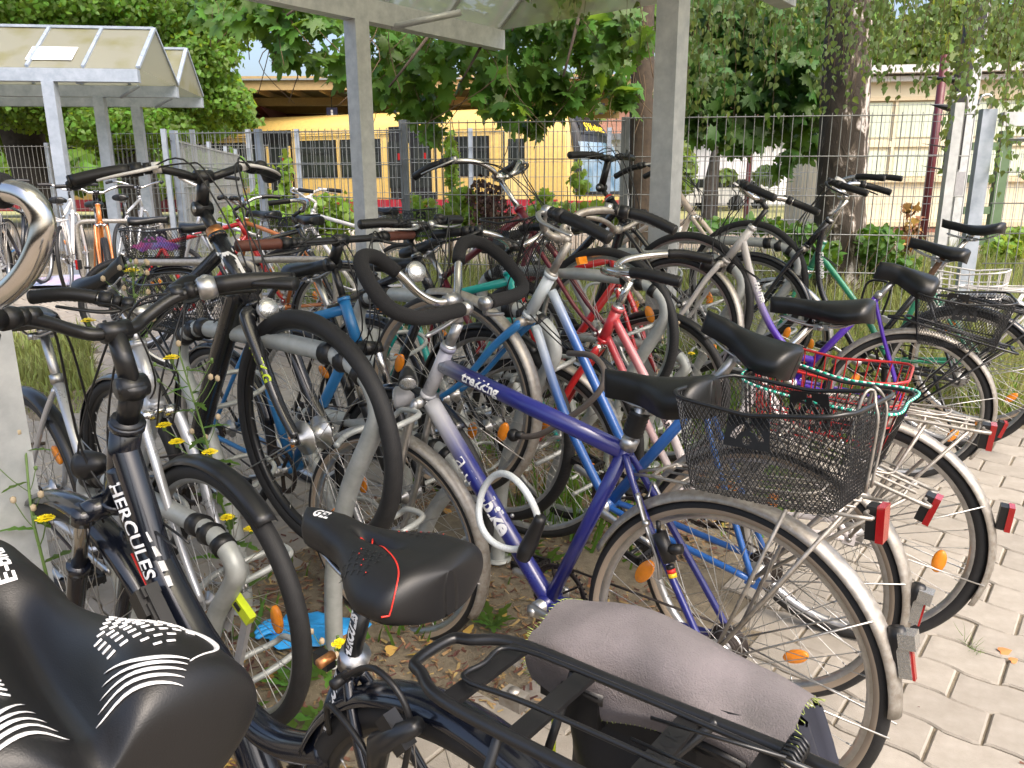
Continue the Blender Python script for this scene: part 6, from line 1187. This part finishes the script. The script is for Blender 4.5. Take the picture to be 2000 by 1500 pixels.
# chrome bar of the same bicycle at the left edge
q = [at(-40, 372, .74), at(5, 372, .73), at(55, 385, .72), at(82, 430, .72), at(78, 478, .72), at(45, 540, .73), at(-10, 585, .75), at(-60, 590, .78)]; Mi = (EB['M']).inverted()
b = MB(); b.tube([Mi @ p for p in spl(q, 8)], .0112, 16); o_ = part('handlebar', b, CHR, EB['root']); b = MB(); b.tube([Mi @ q[0], Mi @ q[1], Mi @ q[1].lerp(q[2], .12)], [.0165, .0165, .015], 16); part('grip', b, FOAM, o_)
# K -- black trekking bicycle facing us
KB = bike('black trekking bicycle with copper headset ring and ergonomic grips, front wheel raised', (-1.367, 2.616, 0), rad(-36.9), 0, rad(18), frame=KTMF, fork=KTMF, crown=KTMF, steer=rad(-3), forkr=1.55, K=dict(ht=(.902, .605), hb=(.985, .385), sc=(.27, .47), sp=(.225, .62), sad=(.205, .685), bb=(.45, -.055)),
    tubes=[([(.905, .565), (.30, .44)], .019), ([(.945, .455), (.54, .10), (.455, -.05)], .031)], hr=.0235, tyre=TYK, tw=.0225, rim=BLKM, bars='touring', barm=BLKM, bw=.31, brise=.03, grips='ergo', stem=BLKM, pivot=True, stemrise=.10, reach=.06, stemup=.055, stemr=.0165, levers=WHT_P, fhubr=.026, refl=0, sadP=dict(L=.285, wr=.07, arch=.03), mud=DNVY, ra0=25, ra1=175, fa0=80, fa1=80.5, crankm=BLKM, bell=.19, cang=rad(60))
b = MB(); a_ = KB['ht'] - KB['ax'] * .0; b.tube([a_ - KB['ax'] * .004, a_ + KB['ax'] * .028], [.027, .023], 18); part('copper_headset_ring', b, COP, KB['root'], KB['H'])
tubetext('KTM', .07, (.93, 0, .53), (.965, 0, .44), .0245, (.4, -1, .0), KB['frame'], DECW, .003, .2, pos=.35, rot=0.3)
fh = KB['fh']; cr = KB['hb']; tubetext('NCX-G', .034, cr + Vector((0, -.05, 0)), fh + Vector((0, -.052, 0)), .0165, (.4, -1, 0), [o for o in KB['root'].children if o.name.startswith('fork')][0], DECY, .0012, .1, pos=.42)
headlight(KB, KB['hb'] + Vector((.06, -.0, -.02)), (1, -.2, 0), .03, .05, GREY)
def lr(t, s, label, high, **kw): return bike(label, TS(t, s), rad(-39 + kw.pop('dy', 0)), kw.pop('lean', 0), rad(17.5) if high else rad(kw.pop('pt', 0)), **kw)
LS = lr(.88, 2.72, 'silver aluminium bicycle with plain silver bars behind the black step-through', False, frame=SILF, fork=SILF, mud=BLKM, bars='touring', barm=ALU, bw=.20, stem=ALU, stemrise=.05, saddle=True, levers=BLKM, bell=.12, cang=rad(60), tw=.022, tyre=TYK, tubes=[([(.83, .55), (.6, .3), (.40, .12)], .021), ([(.86, .47), (.62, .12), (.46, -.05)], .024)])
L2 = lr(1.58, 2.78, 'dark blue bicycle with brown leather grips and high black stem', False, frame=BLUF, fork=BLKM, mud=DNVY, bars='flat', barm=BLKM, gripm=BRN, bw=.34, brise=.0, stem=BLKM, pivot=True, stemrise=.12, reach=.05, stemup=.06, levers=BLKM, crown=BLKM, hsm=BLKM, tyre=TYB, bell=None, susp=True)
carrier(L2, .14, -.45, .385, .06, BLKM); basket(L2['root'], L2['H'] @ M4((-.27, 0, .40)), .38, .28, .20, .85, .016, .0011, name='rear_basket', plate=False)
X1 = lr(1.95, 2.74, 'black bicycle with straight black bars and a twist shifter beside the butterfly bars', False, pt=7, frame=KTMF, mud=BLKM, bars='flat', barm=BLKM, bw=.24, brise=.02, stemrise=.07, levers=ALU, bell=.1)
X2 = lr(2.32, 2.7, 'teal green bicycle low in the rack among the middle row', False, frame=paint('teal_paint', (.01, .3, .27)), mud=DNVY, bars='city', barm=CHR, stem=BLKM, levers=BLKM, bw=.26); carrier(X2, .14, -.27, .385, .06, BLKM)
LM = lr(2.69, 2.72, 'maroon bicycle with black front basket and chrome cruiser bars', True, frame=MARF, fork=MARF, mud=None, bars='cruiser', barm=CHR, bw=.27, brise=.08, stem=CHR, stemrise=.16, reach=.0, levers=ALU, tyre=TYB, refl=1)
basket(LM['root'], LM['H'] @ M4(onpl(LM, 1030, 560), ry=rad(16)), .28, .36, .30, .74, .012, .0010, name='front_basket', plate=True)
b = MB(); b.box((.0, 0, 0), (.014, .06, .03)); part('amber_front_reflector', b, AMB, LM['root'], LM['S'] @ M4((1.1, -.06, .30)))
L3 = lr(3.43, 2.72, 'black bicycle with red headset ring and high adjustable stem left of the shelter post', True, frame=KTMF, fork=KTMF, mud=None, bars='flat', barm=BLKM, bw=.29, brise=.02, stem=BLKM, pivot=True, stemrise=.08, reach=.09, stemup=.09, levers=BLKM, tubes=[([(.83, .54), (.45, .36), (.27, .38)], .02), ([(.85, .47), (.66, .2), (.46, -.05)], .025)], hr=.022, knob=False)
b = MB(); b.tube([L3['ht'] - L3['ax'] * .002, L3['ht'] + L3['ax'] * .022], [.0235, .021], 16); part('red_headset_ring', b, DECR, L3['root'], L3['H'])
X4 = lr(3.06, 2.70, 'red bicycle low in the rack behind the black one with the red ring', False, frame=RED_P, fork=RED_P, mud=BLKM, bars='city', barm=OLDA, stem=OLDA, levers=None, cables=False)
L4 = lr(4.17, 2.72, 'cream and red bicycle with faded head tube right of the shelter post', True, frame=CRMF, fork=CRMF, mud=None, bars='cruiser', barm=CHR, bw=.17, brise=.09, stem=OLDA, stemrise=.09, reach=.0, levers=None, tubes=[([(.83, .54), (.27, .40)], .015), ([(.855, .47), (.46, -.05)], .016)])
# further rows of bicycles
def fb(u, v, Y, yaw, label, grp='bicycles in the far racks', **kw): p = at(u, v, Y); return bike(label, (p.x, p.y, gz(p.x, p.y)), rad(yaw), 0, 0, group=grp, cables=False, shifter=False, refl=1, **kw)
F1 = fb(560, 480, 6.1, 160, 'bicycle with white bars, silver stem and a black basket in front of the fence', frame=SILF, bars='city', barm=WHT_P, stem=SILF, stemrise=.2, levers=None, bw=.27); basket(F1['root'], F1['H'] @ M4((-.08, 0, .40)), .36, .28, .20, .8, .02, .0014, name='rear_basket'); carrier(F1)
F2 = fb(640, 500, 5.6, 150, 'pale orange bicycle with dark saddle just left of the middle post', frame=paint('orange_paint', (.5, .16, .03)), bars='touring', barm=ALU, levers=None, saddle=True)
F3 = fb(790, 480, 6.4, 165, 'white bicycle with black saddle right of the middle post', frame=WHT_P, bars='city', barm=WHT_P, stem=WHT_P, levers=ALU, bw=.25); basket(F3['root'], F3['H'] @ M4((-.10, 0, .40)), .34, .28, .22, .8, .02, .0014, name='rear_basket')
F4 = fb(250, 560, 5.6, 12, 'red mountain bicycle with knobbly tyres beyond the trekking bicycle', frame=RED_P, knob=True, tw=.024, bars='flat', levers=None, stem=BLKM); rearlight(F4, -.3, .3)
F5 = fb(345, 560, 5.1, 10, 'black bicycle with a basket of blue bags beyond the trekking bicycle', frame=KTMF, mud=DNVY, bars='city', levers=None); carrier(F5, m=BLKM); basket(F5['root'], F5['H'] @ M4((-.10, 0, .40)), .38, .28, .20, .8, .018, .0013, name='rear_basket')
t_ = thing('blue_bag', 'blue and red plastic bag lying in the basket of a far bicycle', 'bag', F5['M'] @ F5['H'] @ M4((-.10, 0, .47))); b = MB(); b.grid(lambda i, j: Vector(((i - .5) * .28, (j - .5) * .2, .07 * sin(pi * i) * sin(pi * j) + .03 * noise.noise(Vector((i * 5, j * 5, 0))))), 14, 12); part('bag_film', b, mat('blue_bag_film', (.03, .05, .28), .35, col2=(.35, .02, .05), nscale=9), t_)
F6 = fb(5, 560, 7.6, -70, 'grey bicycle at the left edge in the far rack', frame=SILF, bars='touring', levers=None); carrier(F6)
F7 = fb(125, 500, 8.0, 110, 'white bicycle with wire bottle cage rack behind the left shelter post', frame=WHT_P, bars='flat', barm=WHT_P, levers=None); carrier(F7, m=WHT_P); rearlight(F7, -.3, .36)
F8 = fb(195, 490, 7.4, -60, 'grey and orange mountain bicycle right of the left shelter post', frame=paint('orange_paint', (.5, .16, .03)), rim=paint('orange_rim', (.5, .1, .02)), tw=.026, knob=True, bars='flat', levers=None)
F9 = fb(75, 480, 8.6, -80, 'dark bicycle among the far rack at the left', frame=KTMF, bars='touring', levers=None, mud=BLKM)
F10 = fb(240, 470, 8.4, 100, 'silver bicycle half hidden behind the mountain bicycle', frame=SILF, bars='city', levers=None)
F11 = fb(20, 480, 9.0, -75, 'blue bicycle at the back of the far rack', frame=BLUF, bars='flat', levers=None)
def loopstand(u, v, Y, w, label, yaw=0, h=.75):
    p = at(u, v, Y); t_ = thing('bicycle_stand', label, 'bike stand', Matrix.Translation((p.x, p.y, gz(p.x, p.y))) @ Matrix.Rotation(rad(yaw), 4, 'Z'), 'stainless loop stands'); b = MB(); b.tube(spl([(0, 0, -.02), (0, 0, h * .5), (0, 0, h - .1), (.03, 0, h - .02), (.12, 0, h), (w * .5, 0, h), (w - .12, 0, h), (w - .03, 0, h - .02), (w, 0, h - .1), (w, 0, h * .5), (w, 0, -.02)], 5), .022, 10); part('loop_tube', b, OLDA, t_)
loopstand(243, 560, 4.9, .85, 'stainless loop stand beside the red mountain bicycle'); loopstand(385, 560, 5.0, .9, 'stainless loop stand right of the basket with blue bags'); loopstand(150, 450, 7.8, .8, 'grey loop stand behind the left shelter post', 10)
# paper mat and glove on the ground
p = TS(0, 0); m_ = mat('printed_mat', (.35, .5, .75), .6, var=.1, nscale=2.2, col2=(.72, .5, .62))
q = at(75, 548, 8.6); t_ = thing('picture_mat', 'blue and pink printed sheet lying on the paving at the left', 'mat', Matrix.Translation((q.x, q.y, gz(q.x, q.y) + .006)) @ Matrix.Rotation(rad(8), 4, 'Z')); b = MB()
for o_ in (0, .004): b.grid(lambda i, j: Vector(((i - .5) * 1.15, (j - .5) * .75, .012 + .02 * sin(i * 7) * sin(j * 5) + .06 * max(0, j - .7) + o_)), 16, 10)
part('sheet', b, m_, t_)
q = TS(1.02, 1.88, 0); t_ = thing('blue_glove', 'crumpled bright blue disposable glove on the soil beside the hoop foot', 'glove', Matrix.Translation((-.62, 2.10, .012))); b = MB(); GL = mat('blue_nitrile', (.03, .32, .75), .5, var=.15, nscale=20)
def gl(i, j): r = (.05 + .03 * noise.noise(Vector((cos(i * 6.28) * 1.5, sin(i * 6.28) * 1.5, 2)))) * sin(pi * (.5 * j)) * 1.7; a = i * 2 * pi; return Vector((1.7 * r * cos(a), r * sin(a), .03 * (1 - j) + .018 * noise.noise(Vector((r * cos(a) * 30, r * sin(a) * 30, 1)))))
b.grid(gl, 40, 10)
for k in range(4): a = rad(150 + k * 14); b.tube(spl([(.08 * cos(a), .05 * sin(a), .012), (.13 * cos(a), .09 * sin(a), .015), (.17 * cos(a + .2), .11 * sin(a + .2), .008)], 4), [.012] * 8 + [.006], 8, flat=.6)
part('glove_film', b, GL, t_)
# brown cable lock between bicycles 1 and 2
b = MB(); B = B2; P = [onpl(B, 1000, 800, .10), onpl(B, 1003, 850, .12), onpl(B, 1050, 850, .13), onpl(B, 1120, 810, .12), onpl(B, 1170, 765, .11), onpl(B, 1180, 725, .09), onpl(B, 1155, 695, .06), onpl(B, 1110, 690, .02)]
Mi = B['M'] @ B['H']; lk = thing('cable_lock', 'brown sleeved cable lock with black ball joint curving under the saddle nose', 'bike lock', Mi); b.tube(spl(P[1:], 8), .009, 12); part('cable', b, mat('brown_sleeve', (.09, .075, .065), .45), lk); b = MB(); b.ball(P[1], .02, 14); b.tube([P[1], P[2].lerp(P[1], .6)], .012, 12); part('lock_joint', b, BLK, lk)
